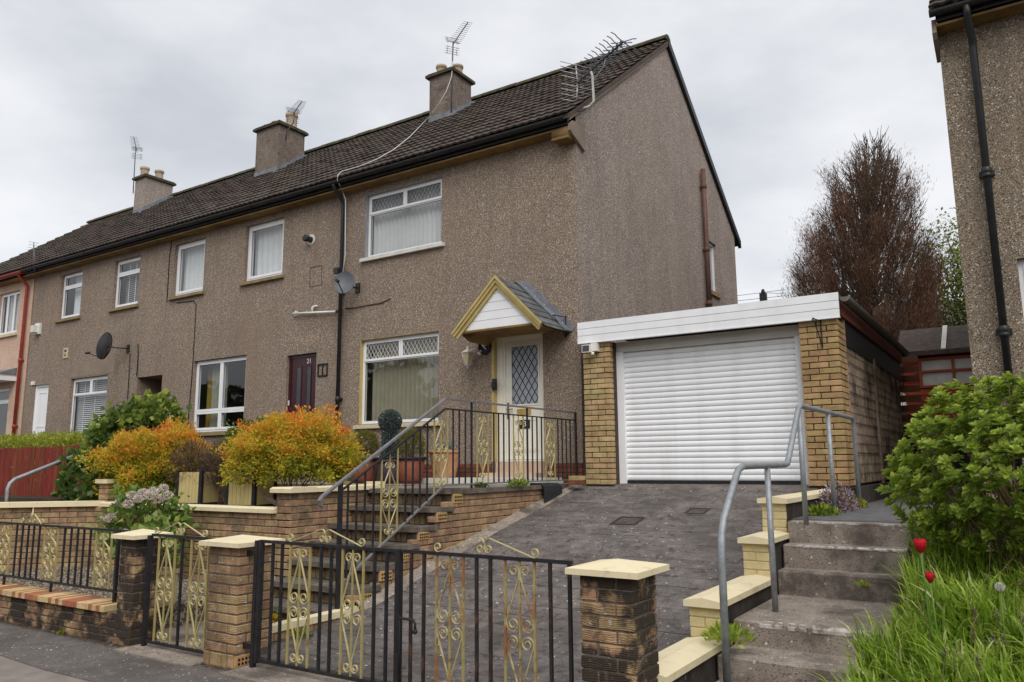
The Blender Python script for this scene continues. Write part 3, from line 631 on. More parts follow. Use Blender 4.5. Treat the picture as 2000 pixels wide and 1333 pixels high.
# front door
x0, x1, z0, z1 = DOOR; yd = .10
mb = MB(); mb.box((x0+.004, yd-.03, z0), (x0+.115, yd+.06, z1)); mb.box((x1-.05, yd-.03, z0), (x1-.002, yd+.06, z1)); mb.box((x0+.115, yd-.03, z1-.13), (x1-.05, yd+.06, z1-.002)); mb.box((x0+.115, yd-.04, z0-.02), (x1-.05, yd+.06, z0+.03)); mb.box((x0+.115, yd-.015, z1-.19), (x1-.05, yd+.05, z1-.13)); mb.box((x0+.115, yd-.015, z0+.03), (x0+.16, yd+.05, z1-.19))
dfr = mb.build('door_frame', 'white_door', H1)
a, b, c, d = x0+.163, x1-.053, z0+.035, z1-.195; ga, gb, gc, gd = a+.11, b-.09, 0.62, d-.07
mb = MB(); mb.box((a, yd, c), (ga, yd+.045, d)); mb.box((gb, yd, c), (b, yd+.045, d)); mb.box((ga, yd, gd), (gb, yd+.045, d)); mb.box((ga, yd, c), (gb, yd+.045, gc)); ring(mb, ga-.02, gb+.02, gc-.02, gd+.02, .024, yd-.012, yd-.001); ring(mb, ga, gb, c+.12, gc-.24, .02, yd-.01, yd-.001); mb.box((ga+.03, yd-.008, c+.15), (gb-.03, yd-.001, gc-.27))
dr = mb.build('front_door', 'white_door', H1)
MB().box((ga+.005, yd+.015, gc+.005), (gb-.005, yd+.02, gd-.005)).build('pane', 'frosted', dr)
mb = MB(); lattice(mb, ga+.003, gb-.003, gc+.003, gd-.003, yd+.010, .115, 1.62, .011); mb.build('lead_lattice', 'black_plastic', dr)
MB().box((ga+.10, yd-.014, gc-.16), (ga+.36, yd-.001, gc-.07)).build('letterbox', 'brass', dr)
mb = MB(); mb.box((a+.02, yd-.012, .40), (a+.055, yd-.001, .66)); mb.tube([(a+.037, yd-.012, .55), (a+.037, yd-.05, .55), (a+.15, yd-.05, .55)], .011, 8); mb.build('handle', 'door_handle', dr)
MB().box((a-.05, yd-.035, .93), (a-.02, yd-.017, 1.03)).build('spyhole_plate', 'white_plastic', dr)
pl = MB().box((ga+.14, yd-.018, .235), (ga+.34, yd-.0125, .375)).build('number_plate', 'black_plastic', dr)
def text_mesh(s, size, loc, rot, m, name, parent, ext=.002):
    cu = bpy.data.curves.new(name, 'FONT'); cu.body = s; cu.size = size; cu.extrude = ext; cu.align_x = 'CENTER'; cu.align_y = 'CENTER'
    tmp = bpy.data.objects.new('tmp', cu); COL.objects.link(tmp); dg = bpy.context.evaluated_depsgraph_get()
    me = bpy.data.meshes.new_from_object(tmp.evaluated_get(dg)); bpy.data.objects.remove(tmp); me.materials.clear(); me.materials.append(MATS[m])
    return link(name, me, parent, loc, rot)
text_mesh('3', .125, (ga+.25, yd-.021, .305), (R(90), 0, 0), 'white_plastic', 'house_number', dr)
mb = MB(); t_ = .004; mb.box((x0, -.003, z0), (x0+t_, yd-.031, z1)); mb.box((x0+t_, -.003, z1-t_), (x1, yd-.031, z1)); mb.box((x0-.05, -.012, z0), (x0, -.001, z1+.04)); mb.box((x0, -.012, z1), (x1+.02, -.001, z1+.04)); mb.build('painted_surround', 'yellow_paint', H1)
# door step and red brick plinth
MB().box((-1.62, -.34, -.602), (-.62, -.002, -.45)).box((-1.55, -.03, -.45), (-.68, .09, -.285)).build('doorstep', 'step_pink', H1)
MB().box((-2.45, -.85, -.602), (-.15, -.341, -.52)).build('porch_slab', 'sill_white', H1)
pl = MB().box((-5.08, -.018, -.62), (-1.64, -.001, -.31)).box((-.6, -.018, -.62), (0, -.001, -.31)).build('plinth', 'mortar_dark', H1)
for (q0, q1) in ((-3.2, -1.65), (-.6, 0.0)): course_wall(pl, 'x', q0, q1, -.026, -1, -.6, -.31, 'brick_red', th=.02)
# leave plaque and lamp to their own things; chimney on the front slope
chimney(H1, -5.36, -4.70, 2.88, 3.62, 8.62, [(.22, .35, .12, .30, 'chimney_pot'), (.78, .55, .12, .26, 'chimney_pot')])
# soil pipe on the gable
mb = MB(); mb.tube([(.085, 5.83, 6.15), (.085, 5.83, 2.4)], .055, 14); [mb.lathe([(.056, -.05), (.066, -.045), (.066, .045), (.056, .05)], (.085, 5.83, z), 14) for z in (5.75, 4.3, 3.1)]; [mb.box((.0, 5.78, z-.02), (.05, 5.88, z+.02)) for z in (5.75, 4.3, 3.1)]; mb.build('soil_pipe', 'brown_pipe', H1)
# ---- door canopy, a piece of the end house
yf = -.75; ap = (-1.05, 2.50); le = (-1.86, 1.70); ri = (-.24, 1.70)
can = MB(); can.box((le[0]+.02, yf+.05, 1.72), (ri[0]-.02, -.001, 1.75)); can.prism([(le[0]+.02, 1.715), (le[0]+.16, 1.60), (le[0]+.30, 1.72)], 'y', -.55, -.001); cn = can.build('door_canopy', 'soffit_tan', H1)
mb = MB()
for s, e in ((1, le), (-1, ri)):
    dx, dz = ap[0]-e[0], ap[1]-e[1]; l = math.hypot(dx, dz); nx_, nz_ = -dz/l*s, dx/l*s
    for (o0, o1, q0, q1) in ((-.10, .0, yf+.02, yf+.05), (-.045, .03, yf-.01, yf+.02), (0.0, .035, yf-.03, yf-.01)):
        mb.prism([(e[0]+nx_*o0, e[1]+nz_*o0), (e[0]+nx_*o1, e[1]+nz_*o1), (ap[0], ap[1]+o1*l/abs(dx)), (ap[0], ap[1]+o0*l/abs(dx))], 'y', q0, q1)
mb.build('barge_board', 'yellow_paint', cn)
for k in range(5):
    za, zb = 1.752+k*.134, 1.752+(k+1)*.134-.006
    f = lambda z: .74*(2.42-z)/.665
    poly = [(ap[0]-max(0, f(za)), za), (ap[0]+max(0, f(za)), za), (ap[0]+max(.004, f(zb)), zb), (ap[0]-max(.004, f(zb)), zb)]
    MB().prism(poly, 'y', yf+.055, yf+.075).build('cladding_board', 'white_upvc', cn)
for s, e in ((-1, ri), (1, le)):
    dx, dz = e[0]-ap[0], e[1]-ap[1]; l = math.hypot(dx, dz); u = (dx/l, dz/l); nrm = (-u[1]*s*-1, u[0]*s*-1)
    nrm = (abs(u[1])*(-s), abs(u[0]))
    ex_ = .05 if e is ri else -.05
    P = lambda t_, h: (ap[0]+u[0]*t_+nrm[0]*h, ap[1]+u[1]*t_+nrm[1]*h)
    MB().prism([P(0, .0), P(l+ex_, .0), P(l+ex_, .02), P(0, .02)], 'y', yf+.01, -.001).build('roof_deck', 'black_timber', cn)
    rows = 7; ex = (l+.03+ex_)/rows
    for r_ in range(rows):
        cols = 4; wdt = (.78)/cols
        for c_ in range(cols+1):
            ya = yf-.02+wdt*(c_-(r_ % 2)*.5); yb = ya+wdt-.006; ya, yb = max(ya, yf-.025), min(yb, -.07)
            if yb-ya < .03: continue
            t0 = r_*ex-.0; t1 = t0+ex*1.5; t1 = min(t1, l+.04+ex_+random.uniform(-.01, .012)); j = random.uniform(0, .004)
            MB().prism([P(t0, .022), P(t1, .034+j), P(t1, .044+j), P(t0, .030)], 'y', ya, yb).build('slate', 'slate', cn)
    MB().prism([P(-.03, .05), P(l+.03+ex_, .05), P(l+.03+ex_, .065), P(-.03, .065)], 'y', -.19, -.002).prism([P(-.03, .065), P(l+.03+ex_, .065), P(l+.03+ex_, .15), P(-.03, .15)], 'y', -.012, -.002).build('lead_flashing', 'lead', cn)
    mb = MB(); [mb.lathe([(.012, 0), (.008, .006)], (P(q, .067)[0], -.06, P(q, .067)[1]), 8, (nrm[0], 0, nrm[1])) for q in [l*(.1+.2*i) for i in range(5)]]; mb.build('fixing_screws', 'white_plastic', cn)
# ---- middle house
C_ = (-8.015, -6.815, 3.54, 4.765); D_ = (-10.53, -9.41, 3.54, 4.765); G_ = (-9.575, -7.81, .417, 1.972); MD = (-6.57, -5.74, -.35, 1.845)
H2 = house('terraced_house', -10.6, -5.1, 'pebbledash', 'brown roughcast middle house with a dark maroon door and single-pane upper windows', [C_, D_, G_, MD], single=True)
gutter(H2, -10.6, -5.1)
for q in (C_, D_): window(H2, *q, [(0, 1, 0, 1, '')], sill='sill_stone', outer=.06, sash=.05)
window(H2, *G_, [(0, .5, 0, .73, ''), (.5, 1, 0, .73, ''), (0, .5, .73, 1, ''), (.5, 1, .73, 1, '')], sill='sill_stone', outer=.04, sash=.05)
chimney(H2, -11.28, -10.36, 2.70, 3.58, 8.72, [(.2, .25, .11, .12, 'chimney_pot_red'), (.55, .3, .14, .14, 'chimney_pot_red'), (.82, .62, .15, .45, 'chimney_pot')])
a, b, c, d = MD
mb = MB(); ring(mb, a+.003, b-.003, c, d-.003, .06, .06, .12); mfr = mb.build('door_frame', 'maroon_door', H2)
mb = MB(); mb.box((a+.065, .075, c+.06), (b-.065, .11, d-.065)); ring(mb, a+.2, a+.36, .35, 1.62, .02, .064, .0745); ring(mb, b-.34, b-.2, .35, 1.62, .02, .064, .0745); dm = mb.build('maroon_door', 'maroon_door', H2)
MB().box((a+.22, .07, .37), (a+.34, .0745, 1.60)).box((b-.32, .07, .37), (b-.22, .0745, 1.60)).build('pane', 'frosted_dark', dm)
mb = MB(); mb.box((a+.1, .06, .18), (a+.13, .0745, .52)); mb.tube([(a+.115, .06, .33), (a+.115, .02, .33), (a+.22, .02, .33)], .01, 8); mb.build('handle', 'aluminium', dm)
MB().box((a+.32, .063, .13), (a+.62, .0745, .2)).build('letterbox', 'aluminium', dm)
MB().box((a+.02, .045, .86), (a+.045, .0595, .96)).build('bell_push', 'white_plastic', mfr)
text_mesh('21', .13, ((a+b)/2+.14, .07, 1.70), (R(90), 0, 0), 'white_plastic', 'house_number', dm)
# ---- house with the shared passage
E_ = (-13.0, -11.915, 3.545, 4.748); F_ = (-15.535, -14.485, 3.545, 4.748); Hh = (-14.64, -12.96, .43, 1.918); WD = (-16.47, -15.72, -.4, 1.86); CL = (-11.7, -10.72, -.9, 1.755)
H3 = house('terraced_house', -16.95, -10.6, 'pebbledash', 'brown roughcast house with a white door and an open passage at its side', [E_, F_, Hh, WD, CL])
gutter(H3, -16.95, -10.6)
for q in (E_, F_): window(H3, *q, [(0, 1, 0, .28, 'v'), (0, 1, .28, 1, '')], sill='sill_stone', sash=.05)
window(H3, *Hh, [(0, .5, 0, .28, 'v'), (.5, 1, 0, .28, 'v'), (0, 1, .28, 1, 'f')], sill='sill_stone', sash=.05)
a, b, c, d = WD; mb = MB(); ring(mb, a+.003, b-.003, c, d-.003, .05, .04, .12); wf = mb.build('door_frame', 'white_upvc', H3)
mb = MB(); mb.box((a+.055, .07, c+.05), (b-.055, .11, d-.055)); ring(mb, a+.15, b-.15, c+.2, .6, .02, .06, .0695); ring(mb, a+.15, b-.15, .75, d-.2, .02, .06, .0695); wdr = mb.build('white_front_door', 'white_upvc', H3); MB().tube([(b-.12, .07, .6), (b-.12, .03, .6), (b-.22, .03, .6)], .01, 8).build('handle', 'aluminium', wdr)
mb = MB(); a, b, c, d = CL
mb.quad((a, .16, c), (a, .16, d), (a, 5, d), (a, 5, c)); mb.quad((b, .16, d), (b, .16, c), (b, 5, c), (b, 5, d)); mb.quad((a, .16, d), (b, .16, d), (b, 5, d), (a, 5, d)); mb.quad((a, 5, c), (b, 5, c), (b, 5, d), (a, 5, d)); mb.build('passage', 'smooth_render', H3)
chimney(H3, -17.62, -17.05, 3.05, 4.0, 8.80, [(.3, .2, .13, .36, 'chimney_pot'), (.6, .62, .13, .34, 'chimney_pot')], 'pebbledash_grey')
MB().box((-14.95, -.004, 1.95), (-12.7, 0.0, 2.28)).build('render_patch', 'smooth_render', H3)
MB().box((-16.62, -.03, 1.88), (-16.45, -.001, 1.98)).build('bell_box', 'white_plastic', H3)
# ---- pink house at the far end
PU = (-18.95, -17.74, 3.43, 4.66); PL = (-20.2, -17.82, .45, 1.9)
H4 = house('terraced_house', -22.1, -16.95, 'pebbledash_pink', 'pale pink rendered house with red gutter at the far end of the terrace', [PU, PL], left_end=True)
gutter(H4, -22.1, -16.99, 'red_paint', z=5.015, r=.075)
downpipe(H4, -17.2, 5.0, -.8, 'red_paint', r=.045, joints=(2.6, .8))
window(H4, *PU, [(0, .33, 0, 1, ''), (.33, .67, 0, 1, ''), (.67, 1, 0, 1, '')], sill='sill_cream', sash=.05)
window(H4, *PL, [(0, .5, 0, .25, ''), (.5, 1, 0, .25, ''), (0, 1, .25, 1, '')], sill='sill_cream', sash=.05)
mb = MB(); mb.box((-20.6, -.5, 2.05), (-17.5, -.001, 2.17)); mb.box((-20.5, -.42, 2.17), (-17.55, -.001, 2.22)); bay = mb.build('bay_canopy', 'white_upvc', H4)
MB().prism([(-.5, 2.22), (-.001, 2.22), (-.001, 2.42)], 'x', -20.6, -17.5).build('bay_roof', 'lead', H4)
mb = MB(); mb.box((-16.97, -.012, -.9), (-16.93, -.001, 4.88)); mb.build('party_joint', 'sill_stone', H3)
# left gable end of the terrace
mb = MB(); mb.quad((-22.1, 8.2, -.9), (-22.1, 0, -.9), (-22.1, 0, zroof(0)-.1), (-22.1, YA, ZA_-.12), (-22.1, 8.2, zroof(8.2)-.1)); mb.build('gable_wall', 'pebbledash_pink', H4)
# ---- blinds and curtains behind the glass (each hangs free)
def vblind(name, q, n, m, ang, label, frac=(0, 1), y=.24, ztop=.0):
    x0, x1, z0, z1 = q; t = thing(name, ((x0+x1)/2, y, z0), label, 'blind'); W = x1-x0; MB().box((x0-.02, y-.03, z1+.0), (x1+.02, y+.03, z1+.04)).build('head_rail', 'white_plastic', t)
    s = math.sin(ang)*.05; c = math.cos(ang)*.05
    for k in range(n):
        x = x0+W*(frac[0]+(frac[1]-frac[0])*(k+.5)/n); pts = []
        mb = MB()
        for i in range(4):
            f0, f1 = -1+i*.5, -1+(i+1)*.5; b0, b1 = .012*(1-f0*f0), .012*(1-f1*f1)
            p = lambda f_, b_: (x+c*f_-s*b_/.05, y+s*f_+c*b_/.05)
            (xa, ya), (xb, yb) = p(f0, b0), p(f1, b1); mb.quad((xa, ya, z0+.03), (xb, yb, z0+.03), (xb, yb, z1), (xa, ya, z1), sm=True)
        mb.build('slat', m, t)
    return t
vblind('vertical_blind', B, 17, 'blind_beige', R(68), 'beige vertical blind behind the large downstairs leaded window', (.06, 1))
vblind('vertical_blind', A, 18, 'blind_white', R(60), 'white vertical blind behind the upstairs leaded window')
def curtain(x0, x1, z0, z1, y, m, label, waves=9, amp=.025, gather=0.):
    mb = MB(); n = waves*8; pts = []
    for r_ in range(9):
        f = r_/8; row = []
        for i in range(n+1):
            u = i/n; w = (x1-x0)*(1-gather*math.sin(f*math.pi*.5)**2)
            row.append((x0+w*u, y+amp*math.sin(u*waves*2*math.pi+.4*math.sin(f*3))*(.6+.4*f), z1+(z0-z1)*f))
        pts.append(row)
    for r_ in range(8):
        for i in range(n): mb.quad(pts[r_][i], pts[r_+1][i], pts[r_+1][i+1], pts[r_][i+1], sm=True)
    return tag(mb.build('curtain', m), label, 'curtain')
curtain(C_[0], C_[1], C_[2], C_[3], .26, 'curtain_white', 'white net curtain in the single-pane upper window beside the boiler flue', 7)
curtain(D_[0], D_[1], D_[2], D_[3], .26, 'curtain_white', 'white net curtain in the upper window over the two-column window', 7)
curtain(G_[0]+.25, G_[0]+.78, G_[2], G_[3], .30, 'curtain_green', 'grey green curtain drawn back in the four-pane window', 5, .04)
curtain(G_[0], G_[0]+.28, G_[2], G_[3], .36, 'curtain_gold', 'mustard curtain at the edge of the four-pane window', 3, .03)
curtain(F_[0]+.2, F_[1], F_[2], F_[3], .28, 'curtain_white', 'white net curtain in the upper window above the white door', 6)
curtain(PU[0], PU[1], PU[2], PU[3], .28, 'curtain_white', 'pale net curtain upstairs in the pink house', 7)
curtain(A[0]-.05, A[0]+.7, A[2], A[3], .36, 'curtain_white', 'white drape gathered behind the blind of the upstairs leaded window, drainpipe side', 6, .04, .45)
curtain(A[1]-.5, A[1]+.05, A[2], A[3], .36, 'curtain_white', 'white drape behind the blind of the upstairs leaded window, gable side', 5, .04, .0)
def venetian(q, label, y=.22):
    x0, x1, z0, z1 = q; t = thing('venetian_blind', ((x0+x1)/2, y, z0), label, 'blind'); mb = MB(); n = int((z1-z0)/.05)
    for k in range(n): z = z0+.03+k*.05; mb.quad((x0+.03, y-.018, z-.012), (x1-.03, y-.018, z-.012), (x1-.03, y+.018, z+.012), (x0+.03, y+.018, z+.012))
    o = mb.build('slats', 'blind_white', t); o['kind'] = 'stuff'; mb = MB(); [mb.box((x0+(x1-x0)*f-.012, y-.022, z0), (x0+(x1-x0)*f+.012, y-.02, z1)) for f in (.2, .5, .8)]; mb.build('tapes', 'blind_white', t); MB().box((x0, y-.03, z1-.05), (x1, y+.03, z1)).build('head_rail', 'white_plastic', t)
venetian(Hh, 'white venetian blind in the downstairs window beside the passage')
venetian((E_[0]+.16, E_[1], E_[2], E_[3]), 'white venetian blind in the upper window over the passage')
# ---- neighbouring building on the right
H5 = thing('neighbouring_house', (8, 0, -.9), 'dark speckled roughcast house with a black downpipe beside the shrub', 'house')
NW = (5.64, 7.4, .55, 1.95); mb = MB(); front_wall(mb, 5.09, 12, -.9, 5.02, 0, [NW], .14)
mb.quad((5.09, 8.2, -.9), (5.09, 0, -.9), (5.09, 0, zroof(0)-.1), (5.09, YA, ZA_-.12), (5.09, 8.2, zroof(8.2)-.1)); mb.quad((12, 8.2, -.9), (5.09, 8.2, -.9), (5.09, 8.2, 5.1), (12, 8.2, 5.1)); mb.quad((12, 0, -.9), (12, 8.2, -.9), (12, 8.2, zroof(8.2)-.1), (12, YA, ZA_-.12), (12, 0, zroof(0)-.1))
mb.build('wall', 'pebbledash_olive', H5)
MB().box((5.1, 2.9, -.4), (11.9, 3.0, 5.0)).box((5.1, .15, 2.35), (11.9, 2.9, 2.6)).box((5.1, .15, -.5), (11.9, 2.9, -.3)).box((5.1, .15, 4.99), (11.9, 8.1, 5.03)).build('interior', 'room', H5)
make_roof(H5, 5.03, 12.06, False); gutter(H5, 5.03, 12.06)
MB().box((5.09, -.235, 4.885), (12, -.001, 4.915)).build('soffit', 'soffit_tan', H5); MB().box((5.09, -.262, 4.935), (12, -.236, 5.06)).build('fascia', 'black_plastic', H5)
mb = MB(); mb.prism([(-.26, 4.80), (-.2, 4.74), (.22, 4.63), (.22, 5.1), (-.2, 5.0)], 'x', 5.04, 5.088); mb.build('skew_corbel', 'smooth_render', H5)
mb = MB(); mb.tube([(5.44, -.09, -.85), (5.44, -.09, 4.55), (5.44, -.12, 4.65), (5.42, -.3, 4.9), (5.42, -.335, 5.0)], .042, 14); [mb.lathe([(.043, -.07), (.056, -.065), (.056, -.03), (.048, -.02), (.056, -.01), (.056, .05), (.043, .06)], (5.44, -.09, z), 14) for z in (3.0, 1.12)]; [mb.box((5.36, -.05, z-.03), (5.52, -.001, z+.03)) for z in (3.0, 1.12)]
mb.build('downpipe', 'black_plastic', H5)
window(H5, *NW, [(0, .5, 0, 1, ''), (.5, 1, 0, 1, '')], sill='sill_white', outer=.05, sash=.05)
curtain(NW[0], NW[1], NW[2], NW[3], .3, 'curtain_white', 'white net curtain in the window of the roughcast house on its own', 8)
# ------------------------------------------------------------------ garage
GY = -.42; GT, GB, GF = 1.715, 1.41, -.60
gar = thing('garage', (2, 1.5, -.6), 'flat-roofed single garage with yellow brick piers and a white roller door', 'garage')
pa = MB(); pl1 = pa.box((.262, GY+.022, -.9), (.678, -.12, 1.40)).build('brick_pier', 'mortar_dark', gar)
MB().box((.678, GY+.1, -.9), (.70, -.15, 1.4)).build('pier_back', 'mortar_dark', gar)
n = 27; ph = (1.405+.615)/n
for i in range(n):
    za, zb = -.615+i*ph+.005, -.615+(i+1)*ph-.005
    xs = [.255, .37, .595, .69] if i % 2 else [.255, .48, .69]
    for k, (a, b) in enumerate(zip(xs, xs[1:])):
        last = k == len(xs)-2
        brick(pl1, a+.005, GY, za, b-(.0 if last else .005), (GY+.21 if last and i % 2 else GY+.10), zb, 'brick_yellow')
    if not i % 2: brick(pl1, .60, GY+.112, za, .69, GY+.25, zb, 'brick_yellow')
    else: brick(pl1, .60, GY+.222, za, .69, GY+.25, zb, 'brick_yellow')
pr_ = MB().box((3.30, GY+.022, -.9), (3.725, .05, 1.40)).build('brick_pier', 'mortar_dark', gar)
for i in range(n):
    za, zb = -.615+i*ph+.005, -.615+(i+1)*ph-.005
    xs = [3.285, 3.39, 3.615, 3.745] if i % 2 else [3.285, 3.50, 3.745]
    for k, (a, b) in enumerate(zip(xs, xs[1:])):
        last = k == len(xs)-2
        brick(pr_, a+.005, GY, za, b-(.0 if last else .005), (GY+.21 if last and i % 2 else GY+.10), zb, 'brick_old')
    ya = GY+(.222 if i % 2 else .112)
    while ya < .05:
        yb = min(ya+.215, .07); brick(pr_, 3.645, ya, za, 3.745, yb, zb, 'brick_old'); ya = yb+.01
# fascia of three white boards with a drip bead
for k in range(3):
    h = (GT-GB)/3; MB().box((.205, GY-.055, GB+k*h+.004), (3.79, GY-.032+.001*k, GB+(k+1)*h-.002)).build('fascia_board', 'white_upvc', gar)
MB().box((.21, GY-.032, GB+.004), (3.785, GY-.012, GT-.004)).build('fascia_backing', 'lintel_grey', gar)
MB().box((.205, GY-.062, GB-.012), (3.79, GY-.005, GB+.003)).build('drip_bead', 'white_upvc', gar)
MB().box((.20, GY-.03, GT-.05), (3.78, 6.2, GT-.006)).build('garage_roof', 'roof_felt', gar)
YD = -.20
MB().box((.70, YD-.03, 1.262), (3.285, YD+.1, 1.405)).build('lintel_panel', 'lintel_grey', gar)
rd = MB().box((.82, YD+.035, -.58), (3.15, YD+.05, 1.26)).build('roller_door', 'roller_white', gar)
ns = 24; sh = (1.26+.555)/ns
for k in range(ns):
    za = -.555+k*sh; m_ = MB(); pts = []
    for i in range(7):
        f = i/6; pts.append((YD+.030-.013*math.sin(math.pi*(f*.94+.06))**.7, za+.002+(sh-.006)*f))
    m_.prism(pts+[(YD+.033, za+sh-.004), (YD+.033, za+.002)], 'x', .80, 3.19); o = m_.build('slat', 'roller_white', rd)
MB().box((.80, YD+.0, -.600), (3.19, YD+.034, -.556)).build('bottom_seal', 'black_plastic', rd)
for a, b in ((.695, .80), (3.19, 3.285)): MB().box((a, YD-.035, -.60), (b, YD+.06, 1.262)).build('guide_rail', 'white_upvc', gar)
# side wall of patterned concrete blocks under black sheeting
XS = 3.70
sw = MB().box((XS-.06, .07, -.9), (XS-.012, 5.4, 1.65)).build('side_wall', 'mortar_dark', gar)
def pblock():
    V = []; F = []; l, h = .44, .36; nx, nz = 4, 3
    mb = MB(); 
    for i in range(nx):
        for k in range(nz):
            a, b = -l/2+l*i/nx+.008, -l/2+l*(i+1)/nx-.008; c, d = -h/2+h*k/nz+.008, -h/2+h*(k+1)/nz-.008; m2, z2 = (a+b)/2, (c+d)/2
            mb.quad((.02, a, c), (.02, b, c), (-.012, m2, z2)); mb.quad((.02, b, c), (.02, b, d), (-.012, m2, z2)); mb.quad((.02, b, d), (.02, a, d), (-.012, m2, z2)); mb.quad((.02, a, d), (.02, a, c), (-.012, m2, z2))
    for i in range(nx+1): y = -l/2+l*i/nx; mb.box((-.01, y-.008, -h/2), (.024, y+.008, h/2))
    for k in range(nz+1): z = -h/2+h*k/nz; mb.box((-.01, -l/2, z-.008), (.0235, l/2, z+.008))
    return mb.mesh('pattern_block', 'block_wall')
pb = pblock()
for r_ in range(5):
    for c_ in range(11): link('pattern_block', pb, sw, (XS, .32+c_*.465, -.60+.19+r_*.385))
MB().box((XS-.02, 2.28, -.9), (XS+.05, 2.40, 1.2)).build('pilaster', 'block_wall', gar)
mb = MB(); mb.box((XS+.028, .075, .98+.16), (XS+.036, 5.45, 1.60)); mb.build('black_sheeting', 'black_sheet', gar)
MB().box((XS-.01, GY+.45, .9), (XS+.045, GY+.51, 1.62)).build('edge_batten', 'block_wall', gar)
mb = MB(); mb.box((XS+.04, GY-.0, 1.46), (XS+.075, 5.5, 1.64)); mb.build('side_fascia', 'brown_slat', gar)
mb = MB(); q = [(XS+.155+.06*math.cos(a), 1.655+.06*math.sin(a)) for a in [math.pi+math.pi*i/8 for i in range(9)]]; mb.prism(q, 'y', GY-.02, 5.5); mb.build('gutter', 'grey_pipe', gar)
MB().box((XS-.07, -.3, -.9), (XS+.11, 5.5, -.63)).build('foundation', 'step_side', gar)
# ------------------------------------------------------------------ front gate piers and walls
GYF = -6.28
def pier(x0, x1, y0, y1, zt, label, m='brick_sooty', soldier=True):
    t = thing('gate_pier', ((x0+x1)/2, (y0+y1)/2, -1.87), label, 'pier', None)
    zb = -1.87
    if soldier:
        n_ = max(2, round((x1-x0)/.075)); w = (x1-x0)/n_
        for k in range(n_): brick(t, x0-.008+k*w+.004, y0-.008, zb, x0-.008+(k+1)*w-.004, y0+.09, zb+.105, m)
        if x1-x0 > .25: perforated_brick(t, 'x', x1+.008, y0+.005, y0+.20, zb+.01, zb+.10)
        MB().box((x0, y0+.01, zb), (x1, y1, zb+.115)).build('footing', 'mortar', t); zb += .11
    brick_pier(t, x0, x1, y0, y1, zb, zt, m)
    c = MB(); o = .062; e = .008
    c.box((x0-o, y0-o, zt+.002), (x1+o, y1+o, zt+.036)); 
    P0 = [(x0-o, y0-o), (x1+o, y0-o), (x1+o, y1+o), (x0-o, y1+o)]; ce = ((x0+x1)/2, (y0+y1)/2, zt+.078)
    for i in range(4): p, q = P0[i], P0[(i+1) % 4]; c.quad((*p, zt+.036), (*q, zt+.036), ce)
    c.build('cap_stone', 'cream_coping', t); return t
pier(3.29, 3.62, GYF, GYF+.33, -.952, 'soot-blackened brick gate pier beside the concrete steps')
pier(-.10, .27, GYF, GYF+.34, -.952, 'brown brick gate pier between the small gate and the driveway gates', 'brick_rustic')
pier(-1.37, -1.14, GYF, GYF+.26, -.952, 'slim soot-stained brick pier at the end of the railings', soldier=False)
# low front wall with striped brick coping
fw = thing('front_wall', (-4.5, -6.15, -1.87), 'low sooty brick wall with a red and cream striped coping along the pavement', 'wall')
course_wall(fw, 'x', -8.5, -1.145, GYF, -1, -1.87, -1.60, 'brick_sooty'); MB().box((-8.5, GYF+.009, -1.9), (-1.38, -6.02, -1.60)).build('mortar', 'mortar', fw)
course_wall(fw, 'y', GYF+.1, -6.03, -1.145, 1, -1.87, -1.60, 'brick_sooty')
x = -1.50; k = 0
while x > -6.8:
    w = .062; m_ = 'stripe_cream' if (k*7 % 11) in (0, 2, 3, 6, 9) else 'stripe_red'
    brick(fw, x-w, GYF-.045, -1.60, x, -6.05, -1.545, m_, 'coping_brick', jit=.001, c=.003); x -= w+.002; k += 1
MB().box((-6.8, GYF-.03, -1.602), (-1.5, -6.06, -1.55)).build('coping_bed', 'mortar', fw)
# retaining wall of the upper terrace (along the street) and its raised return beside the stair
rw = thing('retaining_wall', (-3, -4.4, -1.8), 'brown brick retaining wall with cream coping holding up the gravel terrace', 'wall')
course_wall(rw, 'x', -5.30, -1.275, -4.42, -1, -1.88, -.84, 'brick_wall'); MB().box((-5.30, -4.411, -1.9), (-1.285, -4.30, -.84)).build('mortar', 'mortar', rw)
course_wall(rw, 'x', -1.50, -1.275, -4.42, -1, -.84, -.615, 'brick_wall')
course_wall(rw, 'y', -4.32, -3.05, -1.275, 1, -1.88, -.615, 'brick_wall', cut=lambda y: -1.9 if y < -4.2 else max(-1.9, -1.68+(y+4.75)*.6)-.1)
MB().box((-1.50, -4.411, -1.9), (-1.284, -3.05, -.615)).build('mortar', 'mortar', rw)
def coping(parent, x0, x1, y0, y1, z, m='cream_coping', saddle=None):
    c = MB(); h = .058
    if saddle == 'y': c.prism([(x0, z), (x1, z), (x1, z+h-.012), ((x0+x1)/2, z+h+.004), (x0, z+h-.012)], 'y', y0, y1)
    else: c.prism([(y0, z), (y1, z), (y1, z+h), (y0+.04, z+h+.003), (y0, z+h-.014)], 'x', x0, x1)
    return c.build('coping', m, parent)
xx = -1.50
for wdt in (1.15, 1.2, 1.15): coping(rw, xx-wdt+.004, xx, -4.47, -4.26, -.838); xx -= wdt
coping(rw, -1.56, -1.22, -4.48, -4.10, -.613); coping(rw, -1.50, -1.22, -4.098, -3.55, -.613, saddle='y'); coping(rw, -1.50, -1.22, -3.546, -3.04, -.613, saddle='y')
MB().box((-1.235, -3.04, -.72), (-1.20, -3.0, -.52)).box((-1.52, -3.035, -.555), (-1.236, -3.0, -.52)).build('timber_stop', 'cream_coping', rw)
